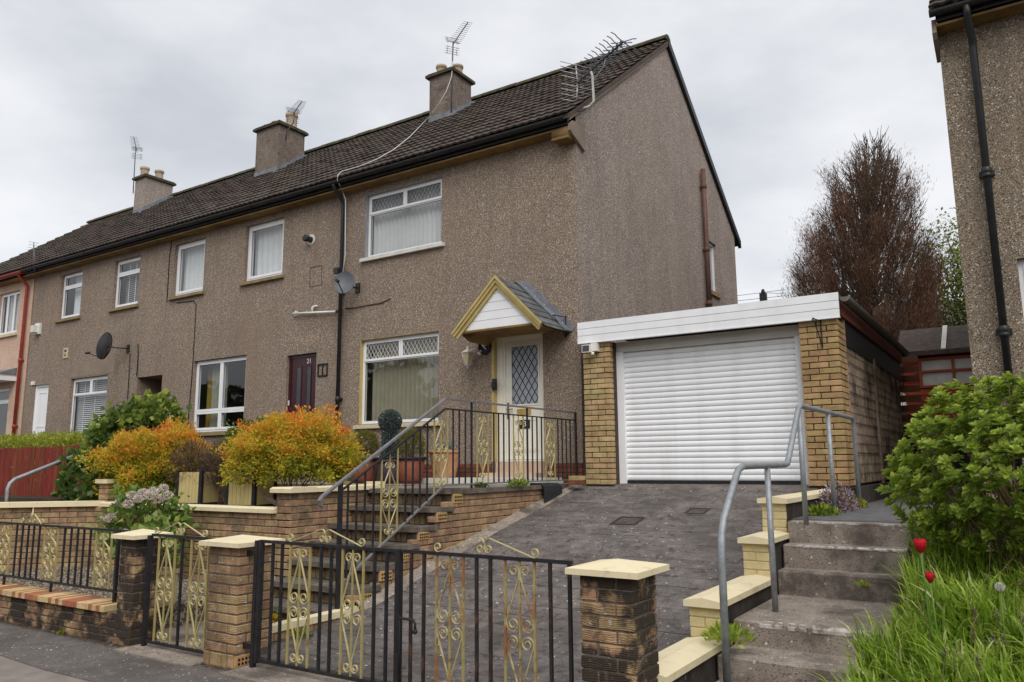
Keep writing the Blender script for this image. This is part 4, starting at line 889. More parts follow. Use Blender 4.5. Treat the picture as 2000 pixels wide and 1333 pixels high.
# angled wall to the left, cream coping
aw = thing('angled_wall', (-5.7, -4.8, -1.8), 'angled brick wall with cream coping below the red timber fence', 'wall')
import math as _m
pA, pB = Vector((-5.22, -4.36, 0)), Vector((-6.9, -6.12, 0)); dAB = (pB-pA); lAB = dAB.length; ang = _m.atan2(dAB.y, dAB.x); nrm_ = Vector((-dAB.y, dAB.x, 0)).normalized()
bm_l = blockmesh(.215, .1, .065, 'brick_wall')
for i in range(14):
    s = -.1*(i % 2)
    while s < lAB-.1:
        c = pA+dAB.normalized()*(s+.11)+nrm_*(-.0)
        if s > -.05 or True: link('brick', bm_l, aw, (c.x+random.uniform(-.002, .002), c.y, -1.88+.0745*(i+.5)), (0, 0, ang))
        s += .225
t_ = MB(); q = lambda s, o, z: tuple((pA+dAB.normalized()*s+nrm_*o).xy)+(z,)
t_.prism([q(-.1, -.2, 0)[:2], q(lAB, -.2, 0)[:2], q(lAB, .04, 0)[:2], q(-.1, .04, 0)[:2]][::-1], 'z', -1.9, -.84); t_.build('mortar', 'mortar', aw)
t_ = MB(); t_.prism([q(-.12, -.24, 0)[:2], q(lAB, -.24, 0)[:2], q(lAB, .11, 0)[:2], q(-.12, .11, 0)[:2]][::-1], 'z', -.838, -.775); t_.build('coping', 'cream_coping', aw)
sp = thing('wall_pier', (-5.25, -4.25, -1), 'small brick pier with a cream cap half hidden by ivy', 'pier'); brick_pier(sp, -5.36, -5.14, -4.28, -4.06, -.83, -.54, 'brick_wall'); MB().box((-5.40, -4.32, -.538), (-5.10, -4.02, -.48)).build('cap_stone', 'cream_coping', sp)
# stepped wall between drive and steps
sw2 = thing('stepped_wall', (3.5, -3.5, -1.8), 'stepped low wall with cream copings between the drive and the concrete steps', 'wall')
SEG = [(-2.98, -.62, -.695), (-3.62, -2.96, -.998), (-4.92, -3.58, -1.315), (-5.93, -4.90, -1.575)]
for (ya, yb, z) in SEG:
    MB().box((3.425, ya+.03, -2.0), (3.645, yb, z)).build('wall_body', 'step_side', sw2)
    course_wall(sw2, 'x', 3.425, 3.645, ya, -1, z-.36, z, 'cream_brick', th=.028, j=.006); MB().box((3.43, ya+.006, z-.36), (3.64, ya+.029, z-.002)).build('painted_joint', 'cream_joint', sw2)
    c = MB(); c.prism([(3.40, z), (3.672, z), (3.672, z+.042), (3.536, z+.064), (3.40, z+.042)], 'y', ya-.045, yb-(.0 if yb > -1 else .03)); c.build('coping', 'cream_coping', sw2)
# low kerb wall beside the stair foot
kw = thing('kerb_wall', (.0, -5.2, -1.8), 'low cream-topped kerb between the planting strip and the drive', 'kerb')
MB().box((-.03, -5.82, -1.95), (.03, -4.76, -1.715)).build('mortar', 'mortar', kw); course_wall(kw, 'y', -5.82, -4.76, .045, 1, -1.87, -1.715, 'brick_rustic', th=.05)
for a, b in ((-5.84, -5.30), (-5.296, -4.72)): MB().box((-.055, a, -1.713), (.06, b, -1.655)).build('coping', 'cream_coping', kw)
# ------------------------------------------------------------------ brick stair up to the door
stair = thing('brick_stair', (-.64, -4, -1.87), 'brick stair with dark slab treads and perforated brick ends up to the front door', 'stairs')
TR = [(-3.25, -.600), (-3.55, -.790), (-3.86, -.980), (-4.15, -1.147), (-4.45, -1.317), (-4.74, -1.500), (-5.02, -1.672)]
XS0, XS1 = -1.27, .0
for i, (yn, zt) in enumerate(TR):
    yb = TR[i-1][0]+.05 if i else -3.02
    sl = MB(); sl.prism([(XS0, yn), (XS1-.17, yn), (XS1-.0, yn+.05), (XS1+.03, yb+.22 if i == 0 else yb+.02), (XS0, yb+.02)], 'z', zt-.052, zt); sl.build('tread', 'tread_slab', stair)
    zb = zt-.055; zl = TR[i+1][1] if i+1 < len(TR) else -1.85; yr = yn+.055; x = XS0+.01; k = 0
    MB().box((XS0, yr+.012, zl-.1), (XS1-.02, yb+.05, zb)).build('riser_core', 'mortar_dark', stair)
    while x < XS1-.19:
        brick(stair, x, yr, zl+.004, x+.066, yr+.1, zb, 'soldier_dark', 'soldier_brick'); x += .074; k += 1
    if i < 6:
        perforated_brick(stair, 'x', XS1+.012, yr+.02, yr+.20, zl+.03, zb+.002)
# flank of the stair and platform along the drive
fl = thing('platform_wall', (0, -1.8, -.9), 'brown brick flank wall under the platform railing beside the drive', 'wall')
def stair_top(y):
    for (yn, zt) in TR:
        if y > yn+.26 or (yn == TR[0][0] and y > yn): return zt
    return -1.70
MB().box((-.07, -3.05, -2), (-.012, -.02, -.66)).build('mortar', 'mortar', fl)
for i in range(6):
    yn, zt = TR[i+1]; MB().box((-.09, yn+.07, -2), (-.012, TR[i][0]+.08, zt-.056)).build('mortar', 'mortar', fl)
n = 17; ph = .0745
for i in range(n):
    zb = -.658-ph*(i+1); y = -4.75-(i % 2)*.11
    while y < -.45:
        a, b = y, min(y+.215, -.44); top = (-.658 if (a+b)/2 > -3.2 else max([zt-.05 for (yn, zt) in TR if (a+b)/2 >= yn+.05] or [-3]))
        if zb+ph <= top+.01 and zb+ph > zdrive((a+b)/2)-.02 and b-a > .04: brick(fl, -.1, a, zb+.005, .0, b, zb+ph-.005, 'brick_wall')
        y += .225
mb = MB(); mb.box((-.13, -3.02, -.657), (.035, -1.62, -.602)); mb.box((-.13, -1.616, -.655), (.035, -.44, -.600)); mb.build('edging_slab', 'tread_slab', fl)
mb = MB(); 
for a in np.arange(-4.7, -.4, .1): mb.quad((.0, a, zdrive(a)+.06), (.13, a, zdrive(a)+.004), (.13, a+.1, zdrive(a+.1)+.004), (.0, a+.1, zdrive(a+.1)+.06))
mb.build('mortar_fillet', 'step_concrete', fl)
# loose bricks at the corner by the garage, and the rubber mat hung over the edge
for k, (a, b) in enumerate(((.14, -.615), (.15, -.552))):
    tag(brick(None, a-.04, -.66, b, a+.18, -.55, b+.063, 'brick_yellow' if k else 'brick_red', 'loose_brick', 0), ['red brick under a yellow one at the foot of the garage pier', 'yellow brick lying on a red one at the foot of the garage pier'][k], 'brick')
mb = MB(); prof = [(-.42, -.594), (-.1, -.594), (.03, -.596), (.065, -.62), (.075, -.68), (.08, -.84)]; prof2 = [(a, z+.012) if i < 3 else (a+.012, z) for i, (a, z) in enumerate(prof)]
for (a, za), (b, zb), (c, zc), (d, zd) in zip(prof, prof[1:], prof2, prof2[1:]):
    mb.quad((a, -1.28, za), (b, -1.28, zb), (b, -.80, zb), (a, -.80, za)); mb.quad((c, -1.28, zc), (d, -1.28, zd), (d, -.80, zd), (c, -.80, zc)); mb.quad((a, -1.28, za), (c, -1.28, zc), (d, -1.28, zd), (b, -1.28, zb)); mb.quad((a, -.80, za), (b, -.80, zb), (d, -.80, zd), (c, -.80, zc))
e = prof[-1]; e2 = prof2[-1]; mb.quad((e[0], -1.28, e[1]), (e2[0], -1.28, e2[1]), (e2[0], -.8, e2[1]), (e[0], -.8, e[1]))
tag(mb.build('rubber_mat', 'rubber_mat'), 'black rubber mat draped over the platform edge beside the drive', 'mat')
# ------------------------------------------------------------------ wrought iron
def spiral(cx, cz, r, a0, turns, cw, n=18, shrink=.30):
    s = -1 if cw else 1
    return [(cx+math.cos(a0+s*turns*2*math.pi*i/n)*r*(1-(1-shrink)*i/n), cz+math.sin(a0+s*turns*2*math.pi*i/n)*r*(1-(1-shrink)*i/n)) for i in range(n+1)]
def ribbon(mb, pts, F, w=.012, th=.005):
    """flat bar bent in the plane of the railing; F maps (along, up, out) to world"""
    b = len(mb.v); k = len(pts); 
    for i, (a, z) in enumerate(pts):
        p, q = pts[max(0, i-1)], pts[min(k-1, i+1)]; dx, dz = q[0]-p[0], q[1]-p[1]; l = math.hypot(dx, dz) or 1; nx_, nz_ = -dz/l*th/2, dx/l*th/2
        for (s, o) in ((1, -w/2), (1, w/2), (-1, w/2), (-1, -w/2)): mb.v.append(F(a+nx_*s, z+nz_*s, o))
    for i in range(k-1):
        for j in range(4): x_ = b+i*4+j; y_ = b+i*4+(j+1) % 4; mb.f.append((x_, y_, y_+4, x_+4)); mb.sm.append(False)
    mb.f.append((b, b+1, b+2, b+3)); mb.f.append(tuple(b+(k-1)*4+j for j in (3, 2, 1, 0))); mb.sm += [False]*2
def scroll_panel(parent, F, a0, a1, z0, z1, zc=None, m='gold_iron', bar=.014, zr=None):
    """two side bars and a centre bar filled with four pairs of scrolls"""
    zr = zr or (lambda a: (z0, z1))
    for a in (a0, (a0+a1)/2, a1):
        lo, hi = zr(a); MB().bar(F(a, lo, 0), F(a, hi, 0), bar if a != (a0+a1)/2 else bar*.8, up=tuple(Vector(F(1, 0, 0))-Vector(F(0, 0, 0)))).build('gold_bar', m, parent)
    c = (a0+a1)/2; hw = (a1-a0)/2-.008; mb = MB(); H = (z1-z0)/2; zm = zc if zc is not None else (z0+z1)/2; r = min(.036, hw*.42); Rm = hw*.47
    for sx in (1, -1):
        for sz in (1, -1):
            zt = H-.022
            horn = [(r+.004+x_, zt-r+y_) for (x_, y_) in [(p[0], p[1]) for p in spiral(0, 0, r, math.pi, 1.3, True)]][::-1]
            mid = spiral(hw-Rm, .008+Rm*1.0, Rm, 0, 1.45, True, 22)
            pts = horn+[(.006, zt-2.2*r)]+[(hw-.002, .008+Rm*1.45)]+mid
            ribbon(mb, [(c+sx*a_, zm+sz*z_) for a_, z_ in pts], F, .013, .005)
    mb.build('scrollwork', 'cream_rusty' if m == 'gold_rusty' else 'gold_cream', parent)
def crest(parent, F, a0, a1, z, h):
    mb = MB(); c = (a0+a1)/2; r = h*.30
    for s in (1, -1):
        L0 = (a1-a0)/2
        left = spiral(r, r*1.05, r, -math.pi/2, 1.2, True, 18)[::-1]
        R2 = h*.40
        arc = [(L0-R2*1.0+R2*math.cos(t), h-R2+R2*math.sin(t)) for t in [math.pi/2-.35*0-i*math.pi/2/6 for i in range(7)]]
        end = spiral(L0-r*.9-.004, h-R2-(h-R2-r)*.7, r*.9, 0, 1.25, True, 18)
        pts = left+[(r*1.2, .002)]+[(L0-R2*1.5, h*.93)]+arc+end
        ribbon(mb, [((a0+a_) if s > 0 else (a1-a_), z+z_) for a_, z_ in pts], F, .014, .005)
    return mb.build('crest', 'gold_cream', parent)
def Fy(Y): return lambda a, z, o: (a, Y+o, z)
def Fx(X): return lambda a, z, o: (X+o, a, z)
def px(x, y=1150, Y=-6.2): return onY(x, y, Y).x
GZ0, GZ1 = -1.79, -.905
def gate(name, label, x0, x1, bars, panels, crest_px, group, stile_l, stile_r, z0=GZ0, z1=GZ1, Y=-6.2, gold='gold_iron', iron='dark_iron'):
    t = thing(name, ((x0+x1)/2, Y, z0-.02), label, 'gate', group); F = Fy(Y)
    MB().box((x0, Y-.012, z1-.01), (x1, Y+.012, z1+.012)).build('top_rail', 'dark_iron', t); MB().box((x0, Y-.012, z0-.012), (x1, Y+.012, z0+.012)).build('bottom_rail', 'dark_iron', t)
    for (a, w) in stile_l+stile_r: MB().bar((a, Y, z0-.02), (a, Y, z1+.01), w, up=(1, 0, 0)).build('stile', 'dark_iron', t)
    for a in bars: MB().bar((a, Y, z0), (a, Y, z1), .019, up=(1, 0, 0)).build('bar', iron, t)
    for (a, b) in panels: scroll_panel(t, F, a, b, z0+.012, z1-.012, m=gold)
    if crest_px: crest(t, F, crest_px[0], crest_px[1], z1+.012, .105)
    return t
xl, xm, xr_ = .415, 1.862, 3.20
gate('driveway_gate', 'black and gold scrolled driveway gate leaf hung on the plain brick pier', xl, xm, [px(531), px(549), px(626), px(646), px(731), px(755)], [(px(565), px(604)), (px(668), px(709))], (px(563, 1060), px(713, 1065)), 'driveway gate leaves', [(xl+.015, .036)], [(xm-.012, .04)])
g2 = gate('driveway_gate', 'rusty black and gold scrolled driveway gate leaf hung on the soot-blackened pier', xm+.012, xr_, [px(803), px(828), px(931), px(958), px(1075)], [(px(853), px(905)), (px(987), px(1044))], (px(848, 1080), px(1053, 1090)), 'driveway gate leaves', [], [(xr_-.02, .02)], gold='gold_rusty', iron='iron_rusty')
mb = MB(); mb.tube([(xm+.03, -6.235, -1.75), (xm+.03, -6.235, -1.35), (xm+.03, -6.235, -1.335), (xm+.15, -6.235, -1.34), (xm+.165, -6.235, -1.36), (xm+.165, -6.235, -1.40)], .009, 8); mb.lathe([(.001, -.018), (.016, -.01), (.018, 0), (.014, .012), (.001, .018)], (xm+.165, -6.235, -1.41), 10); mb.build('drop_bolt', 'dark_iron', g2)
for (n_, x_) in (('gate_post', .385),): tag(MB().bar((x_, -6.2, -1.87), (x_, -6.2, -.90), .034, up=(1, 0, 0)).box((.27, -6.21, -1.72), (x_-.017, -6.19, -1.68)).box((.27, -6.21, -1.02), (x_-.017, -6.19, -.98)).build(n_, 'dark_iron'), 'black iron hinge post fixed to the plain brick pier', 'post')
# pedestrian gate
pz = lambda x: px(x, 1150, -6.2)
pg = gate('garden_gate', 'narrow garden gate of gold scroll panels with a crest between two piers', -1.02, -.16, [pz(352)], [(pz(306), pz(338)), (pz(370), pz(404))], (-.99, -.25), None, [], [], z0=-1.81, z1=-.915)
mb = MB(); mb.bar((-1.05, -6.2, -1.86), (-1.05, -6.2, -.92), .036, up=(1, 0, 0)); mb.box((-1.14, -6.21, -1.1), (-1.06, -6.19, -1.06)); tag(mb.build('gate_post', 'dark_iron'), 'black iron hinge post on the slim sooty pier', 'post')
# railings on the low wall
rl = thing('railings', (-3, -6.15, -1.55), 'black and gold railings standing on the low striped wall', 'railings'); Yr = -6.15; F = Fy(Yr); Z0, Z1 = -1.45, -.905
MB().box((-6.8, Yr-.012, Z1-.01), (-1.38, Yr+.012, Z1+.01)).build('top_rail', 'dark_iron', rl); MB().box((-6.8, Yr-.012, Z0-.01), (-1.38, Yr+.012, Z0+.01)).build('bottom_rail', 'dark_iron', rl)
pr2 = lambda x: onY(x, 1090, Yr).x
MB().bar((pr2(229), Yr, -1.55), (pr2(229), Yr, Z1+.01), .03, up=(1, 0, 0)).build('post', 'dark_iron', rl)
period = pr2(201)-pr2(97)
for k in range(4):
    o = -k*period
    scroll_panel(rl, F, pr2(186)+o, pr2(216)+o, Z0+.01, Z1-.01)
    for x_ in (123, 136, 149, 161, 174): MB().bar((pr2(x_)+o, Yr, Z0), (pr2(x_)+o, Yr, Z1), .016, up=(1, 0, 0)).build('bar', 'dark_iron', rl)
    MB().bar((pr2(104)+o, Yr, -1.55), (pr2(104)+o, Yr, Z0), .02, up=(1, 0, 0)).build('foot', 'dark_iron', rl)
crest(rl, F, pr2(35), pr2(79), Z1+.01, .095); mb = MB(); mb.lathe([(.012, 0), (.014, .05), (.001, .13)], ((pr2(35)+pr2(79))/2, Yr, Z1+.05), 8); mb.build('finial', 'gold_cream', rl)
# stair and platform balustrade, in the plane of the stair's outer edge
XB = -.05; F = Fx(XB); yb_ = lambda x, y: onX(x, y, XB).y; zb_ = lambda x, y: onX(x, y, XB).z
bl = thing('balustrade', (XB, -2.5, -.6), 'black balustrade with gold scrolls and grey handrail beside the stair and platform', 'railings')
Yt, ZtT, Zt2 = yb_(870, 780), .432, .318; Y0 = -.12
yb0 = yb_(868, 945); zb0 = -.55; p1 = onX(700, 1108, XB); p2 = onX(665, 960, XB); pc = onX(627, 972, XB)
def zlow(y): return zb0 if y >= yb0 else zb0+(p1.z-zb0)*(y-yb0)/(p1.y-yb0)
def zhi(y): return Zt2 if y >= Yt else Zt2+(p2.z-Zt2)*(y-Yt)/(p2.y-Yt)
sl_top = (ZtT-pc.z)/(Yt-pc.y)
mb = MB(); mb.tube([(XB, Y0, ZtT), (XB, Yt, ZtT), (XB, pc.y+.02, pc.z+.02*sl_top), (XB, pc.y-.02, pc.z-.03), (XB, pc.y-.01, pc.z-.07), (XB, pc.y+.03, pc.z-.085)], 1, 4, sq=(.010, .022), up=(0, 0, 1)); mb.build('handrail', 'handrail_grey', bl)
MB().tube([(XB, Y0, Zt2), (XB, Yt, Zt2), (XB, p2.y, p2.z)], 1, 4, sq=(.008, .012), up=(0, 0, 1)).build('upper_rail', 'dark_iron', bl)
MB().tube([(XB, Y0, zb0), (XB, yb0, zb0), (XB, p1.y-.28, zlow(p1.y-.28))], 1, 4, sq=(.008, .014), up=(0, 0, 1)).build('lower_rail', 'handrail_grey', bl)
yn_ = p2.y; MB().bar((XB, yn_, -1.70), (XB, yn_, pc.z+(yn_-pc.y)*sl_top), .036, up=(1, 0, 0)).build('newel', 'dark_iron', bl)
for x_ in (921, 1030, 1122):
    y_ = yb_(x_, 860) if x_ != 1122 else Y0; MB().bar((XB, y_, -.62), (XB, y_, ZtT), .026 if x_ == 1122 else .02, up=(1, 0, 0)).build('post', 'dark_iron', bl)
for x_ in (680, 697, 713, 730, 792, 806, 820, 834):
    y_ = yb_(x_, 960); MB().bar((XB, y_, zlow(y_)), (XB, y_, zhi(y_)), .016, up=(1, 0, 0)).build('bar', 'dark_iron', bl)
for x_ in (885, 897, 909, 964.5, 974, 984, 994.5, 1040, 1049, 1058, 1090, 1098, 1106, 1114):
    y_ = yb_(x_, 870); MB().bar((XB, y_, zlow(y_)), (XB, y_, zhi(y_)), .015, up=(1, 0, 0)).build('bar', 'dark_iron', bl)
for (a, b) in ((746, 777), (848, 874), (932, 953.5), (1003.5, 1022.5), (1066, 1084)):
    ya, yb2 = yb_(a, 900), yb_(b, 900); c = (ya+yb2)/2; lo, hi = max(zlow(ya), zlow(c)), min(zhi(ya), zhi(c))
    h = min(hi-lo, .80); scroll_panel(bl, F, ya, yb2, (lo+hi)/2-h/2+.01, (lo+hi)/2+h/2-.01, zr=lambda q: (zlow(q), zhi(q)))
# galvanised handrail beside the concrete steps
XH = 3.85; hr = thing('handrail', (XH, -3, -1.6), 'galvanised grey tube handrail cranked up beside the concrete steps', 'handrail')
rr = .024
pts = [(-5.45, -1.75), (-5.44, -.90), (-5.42, -.78), (-5.36, -.68), (-5.05, -.41), (-4.99, -.37), (-4.90, -.352), (-3.74, -.345), (-3.66, -.335), (-3.61, -.29), (-3.19, .11), (-3.14, .155), (-3.07, .178), (-.56, .182), (-.49, .165), (-.46, .10), (-.455, -.86)]
MB().tube([(XH, a, z) for a, z in pts], rr, 12).build('rail', 'galvanised', hr)
for (ya, zb, zt) in ((-4.28, -1.44, -.36), (-3.14, -.87, .15), (-1.89, -.86, .17)): MB().tube([(XH, ya, zb), (XH, ya, zt)], rr*.93, 12).build('post', 'galvanised', hr)
# handrail by the red fence
lh = MB(); a, b, c = onX(12, 990, -6.3), onX(19, 945, -6.3), onX(175, 879, -6.3)
lh.tube([(-6.3, a.y, -1.0), (-6.3, a.y, b.z-.07), (-6.3, a.y+.02, b.z), (-6.3, a.y+.08, b.z+.06), (-6.3, c.y, c.z)], .026, 12)
tag(lh.build('handrail', 'galvanised'), 'grey tube handrail sloping up in front of the red fence', 'handrail')
# red timber fence
fe = thing('timber_fence', (-9, -3.4, -.95), 'rusty red close-boarded timber fence by the hedge', 'fence'); x = -7.42
mb = MB(); [mb.box((-13, -3.36, z), (-7.4, -3.32, z+.07)) for z in (-.75, -.15)]; mb.build('fence_rail', 'red_fence', fe)
while x > -12.8:
    w = random.uniform(.085, .10); brick(fe, x-w, -3.40, -.96, x, -3.38, .05+random.uniform(-.012, .012), 'red_fence', 'board', .002, c=.003); x -= w+random.choice((.004, .012))
# ------------------------------------------------------------------ plants
def lumpy(d, seed, amp=.16, f=3.2):
    """smooth bumpy radius factor for unit directions"""
    r = np.random.default_rng(seed); out = np.zeros(len(d))
    for k in range(10):
        w = unit(r.normal(size=(1, 3)))[0]*f*r.uniform(.7, 1.9); out += np.cos(d@w+r.uniform(0, 6.28))*r.uniform(.5, 1)
    return 1+amp*out/3.2
def twigs(mb_pts, r0, r1, name, m, parent, n=3):
    mb = MB()
    for p in mb_pts: mb.tube(p, r0, n, cap=False, r1=r1)
    return mb.build(name, m, parent)
def shrub(name, c, rad, n, ln, wd_, m, label, cat='shrub', seed=1, amp=.16, tufts=None, up=.35, vfun=None, zmin=None, stems=14, stem_m='twig', shell=(.72, 1.0), tuft_n=10, tuft_r=.06, group=None, freq=3.2, hemi=-.6):
    """leafy shrub: stems from the base, leaf tufts through an uneven crown"""
    rng = np.random.default_rng(seed); t = thing(name, (c[0], c[1], zmin if zmin is not None else c[2]-rad[2]), label, cat, group)
    nt_ = n//tuft_n; d = unit(rng.normal(size=(nt_*2, 3))); d = d[d[:, 2] > hemi][:nt_]; nt_ = len(d)
    s = lumpy(d, seed, amp, freq)*(shell[0]+(shell[1]-shell[0])*rng.random(nt_)**.45)
    C0 = np.array(c)+d*s[:, None]*np.array(rad)
    if zmin is not None: k = C0[:, 2] > zmin+.02; C0, d, s = C0[k], d[k], s[k]; nt_ = len(d)
    nr = unit(d/np.array(rad)); T = np.repeat(C0, tuft_n, 0); Nn = np.repeat(nr, tuft_n, 0); N_ = len(T)
    h = rng.random(N_); off = rng.normal(size=(N_, 3))*tuft_r*.45+Nn*(h[:, None]-.5)*tuft_r*1.6
    D = unit(Nn*.7+rng.normal(size=(N_, 3))*.75+np.array([0, 0, up]))
    sc = rng.uniform(.65, 1.2, N_); V = leaves(T+off, D, ln*sc, wd_*sc, rng=rng)
    tv = np.repeat(rng.random(nt_), tuft_n); depth = np.repeat((s-shell[0]*.9)/.4, tuft_n)
    val = vfun(h, tv, Nn, depth, rng) if vfun else np.clip(.25+.35*h+.35*tv+rng.normal(0, .1, N_), 0, 1)
    npquads('foliage', V, val, m, t)
    if stems:
        pts = []; b = Vector((c[0], c[1], (zmin if zmin is not None else c[2]-rad[2])-.02))
        for i in range(stems):
            e = C0[rng.integers(0, nt_)]; e = Vector(e.tolist()); b2 = b+Vector((rng.normal()*.08*rad[0], rng.normal()*.08*rad[1], 0)); mdl = b2.lerp(e, .5)+Vector((rng.normal()*.05, rng.normal()*.05, .06)); pts.append([b2, mdl, b2.lerp(e, .93)])
        twigs(pts, .012, .004, 'stems', stem_m, t)
    return t
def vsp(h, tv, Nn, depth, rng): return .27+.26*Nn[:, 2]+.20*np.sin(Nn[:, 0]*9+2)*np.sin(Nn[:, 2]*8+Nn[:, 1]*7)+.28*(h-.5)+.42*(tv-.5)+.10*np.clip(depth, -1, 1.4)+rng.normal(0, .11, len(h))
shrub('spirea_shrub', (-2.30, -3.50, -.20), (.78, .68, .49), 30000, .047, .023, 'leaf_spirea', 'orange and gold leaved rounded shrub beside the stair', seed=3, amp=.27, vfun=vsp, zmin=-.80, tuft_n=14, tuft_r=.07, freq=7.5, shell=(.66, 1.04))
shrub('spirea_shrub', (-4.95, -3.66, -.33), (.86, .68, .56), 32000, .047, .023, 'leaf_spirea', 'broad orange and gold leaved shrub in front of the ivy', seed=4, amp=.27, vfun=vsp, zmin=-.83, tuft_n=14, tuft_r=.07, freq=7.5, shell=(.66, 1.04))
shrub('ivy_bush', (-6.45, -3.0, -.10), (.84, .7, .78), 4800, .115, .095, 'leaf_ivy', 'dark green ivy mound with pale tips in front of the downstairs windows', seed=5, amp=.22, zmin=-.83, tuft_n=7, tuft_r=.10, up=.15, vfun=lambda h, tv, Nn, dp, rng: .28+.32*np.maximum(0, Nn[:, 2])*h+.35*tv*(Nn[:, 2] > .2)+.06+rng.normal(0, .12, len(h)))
shrub('ivy_clump', (-5.95, -4.05, -.55), (.62, .32, .42), 900, .12, .10, 'leaf_ivy', 'trailing ivy spilling over the angled wall beside the fence', seed=6, amp=.2, zmin=-.80, tuft_n=6, tuft_r=.1, vfun=lambda h, tv, Nn, dp, rng: .35+.3*h*tv+rng.normal(0, .15, len(h)))
shrub('green_bush', (-4.15, -2.5, -.12), (.75, .5, .45), 6000, .06, .028, 'leaf_mid', 'fresh green leafy bush under the four-pane window', seed=7, amp=.2, zmin=-.83, tuft_n=10)
def hedge(x0, x1, y, z0, z1, label, seed):
    rng = np.random.default_rng(seed); t = thing('hedge', ((x0+x1)/2, y, z0), label, 'hedge'); n = 26000
    P = np.stack([rng.uniform(x0, x1, n), y+rng.normal(0, .18, n)-.05, z0+(z1-z0)*rng.random(n)**.45], 1); P[:, 2] += .04*np.sin(P[:, 0]*5)+.03*np.sin(P[:, 0]*13)
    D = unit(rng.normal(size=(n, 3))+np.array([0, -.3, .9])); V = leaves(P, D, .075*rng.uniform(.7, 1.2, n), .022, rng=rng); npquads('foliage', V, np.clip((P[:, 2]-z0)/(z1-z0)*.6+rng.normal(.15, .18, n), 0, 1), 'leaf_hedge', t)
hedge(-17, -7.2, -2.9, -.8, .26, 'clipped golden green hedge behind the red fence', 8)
# dried-head hydrangea in the lower bed
hy = shrub('hydrangea', (-3.12, -4.95, -1.0), (.50, .34, .42), 1300, .085, .060, 'leaf_hydrangea', 'hydrangea with faded lilac-grey flower heads below the gravel terrace', seed=9, amp=.15, zmin=-1.63, tuft_n=7, tuft_r=.09, stems=20, vfun=lambda h, tv, Nn, dp, rng: .15+.4*h+.45*(tv > .88)+rng.normal(0, .12, len(h)))
rng = np.random.default_rng(21); mb_pts = []
for k, (hx, hyp) in enumerate([(235, 980), (300, 960), (320, 953), (292, 968), (270, 975), (326, 968), (233, 1005), (243, 1040), (203, 1015), (250, 985), (310, 975), (280, 962), (258, 968), (215, 1013)]):
    p = np.array(onY(hx, hyp, -5.28+rng.uniform(-.10, .1))); r = rng.uniform(.036, .058); n = 150; d = sph(n, rng); P = p+d*np.array([r, r, r*.7])*rng.uniform(.8, 1, (n, 1))
    V = leaves(P, d+rng.normal(size=(n, 3))*.6, .022, .020, rng=rng); npquads('flower_head', V, rng.uniform(.1, 1, n), 'flower_head', hy); mb_pts.append([Vector(p.tolist()), Vector((p[0]*.5-1.55, p[1]*.5-2.45, (p[2]-1.45)/2)), Vector((-3.1+rng.normal()*.08, -4.9, -1.62))])
twigs(mb_pts, .004, .005, 'flower_stems', 'twig', hy)
# large shrub on the bank, right: rosettes of big leaves on woody stems
def big_shrub():
    rng = np.random.default_rng(31); c = np.array([5.56, -4.22, -.43]); rad = np.array([.80, .72, .66]); t = thing('hydrangea_shrub', (5.5, -4.25, -1.05), 'big bright green leafy shrub with bare twigs beside the concrete steps', 'shrub')
    n = 1250; d = unit(rng.normal(size=(n*2, 3))); d = d[d[:, 2] > -.75][:n]; n = len(d); s = lumpy(d, 33, .13, 4.)*(.60+.42*rng.random(n)**.5); C0 = c+d*s[:, None]*rad; k_ = C0[:, 2] > -1.08; C0, d, s = C0[k_], d[k_], s[k_]; n = len(d)
    ax = unit(d*.55+np.array([0, 0, .75])+rng.normal(size=(n, 3))*.25); VV = []; vals = []
    for ring_, (cnt, tilt, ln) in enumerate(((5, 1.25, .068), (5, .85, .056), (4, .40, .036))):
        for j in range(cnt):
            a = rng.uniform(0, 6.28, n) if j == 0 else a+2*np.pi/cnt+rng.normal(0, .15, n); u = unit(np.cross(ax, np.array([.3, .5, .1]))); w = np.cross(ax, u)
            D = ax*np.cos(tilt)+(u*np.cos(a)[:, None]+w*np.sin(a)[:, None])*np.sin(tilt); sc = rng.uniform(.7, 1.15, n)
            S = unit(np.cross(D, ax)); P = C0+ax*.012*ring_; L_ = (ln*sc)[:, None]; Wd = L_*.56; N2 = np.cross(S, D)
            m1 = P+D*L_*.32; m2 = P+D*L_*.68; tip = P+D*L_-ax*L_*.12
            # two folded quads per leaf for a pointed oval blade
            VV.append(np.stack([P, m1+S*Wd*.46+N2*Wd*.10, m2+S*Wd*.40+N2*Wd*.1, tip], 1)); VV.append(np.stack([P, tip, m2-S*Wd*.40+N2*Wd*.1, m1-S*Wd*.46+N2*Wd*.10], 1))
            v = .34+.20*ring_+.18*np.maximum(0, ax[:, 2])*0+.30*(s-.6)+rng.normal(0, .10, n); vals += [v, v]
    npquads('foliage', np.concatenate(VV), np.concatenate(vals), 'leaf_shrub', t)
    pts = []
    for i in range(150):
        e = Vector(C0[i].tolist()); b = Vector((5.45+rng.normal()*.2, -4.2+rng.normal()*.16, -1.12)); q = b.lerp(e, .55)+Vector((rng.normal()*.06, rng.normal()*.06, -.03)); pts.append([b, q, e])
    twigs(pts, .007, .0035, 'stems', 'twig', t, 4)
big_shrub()
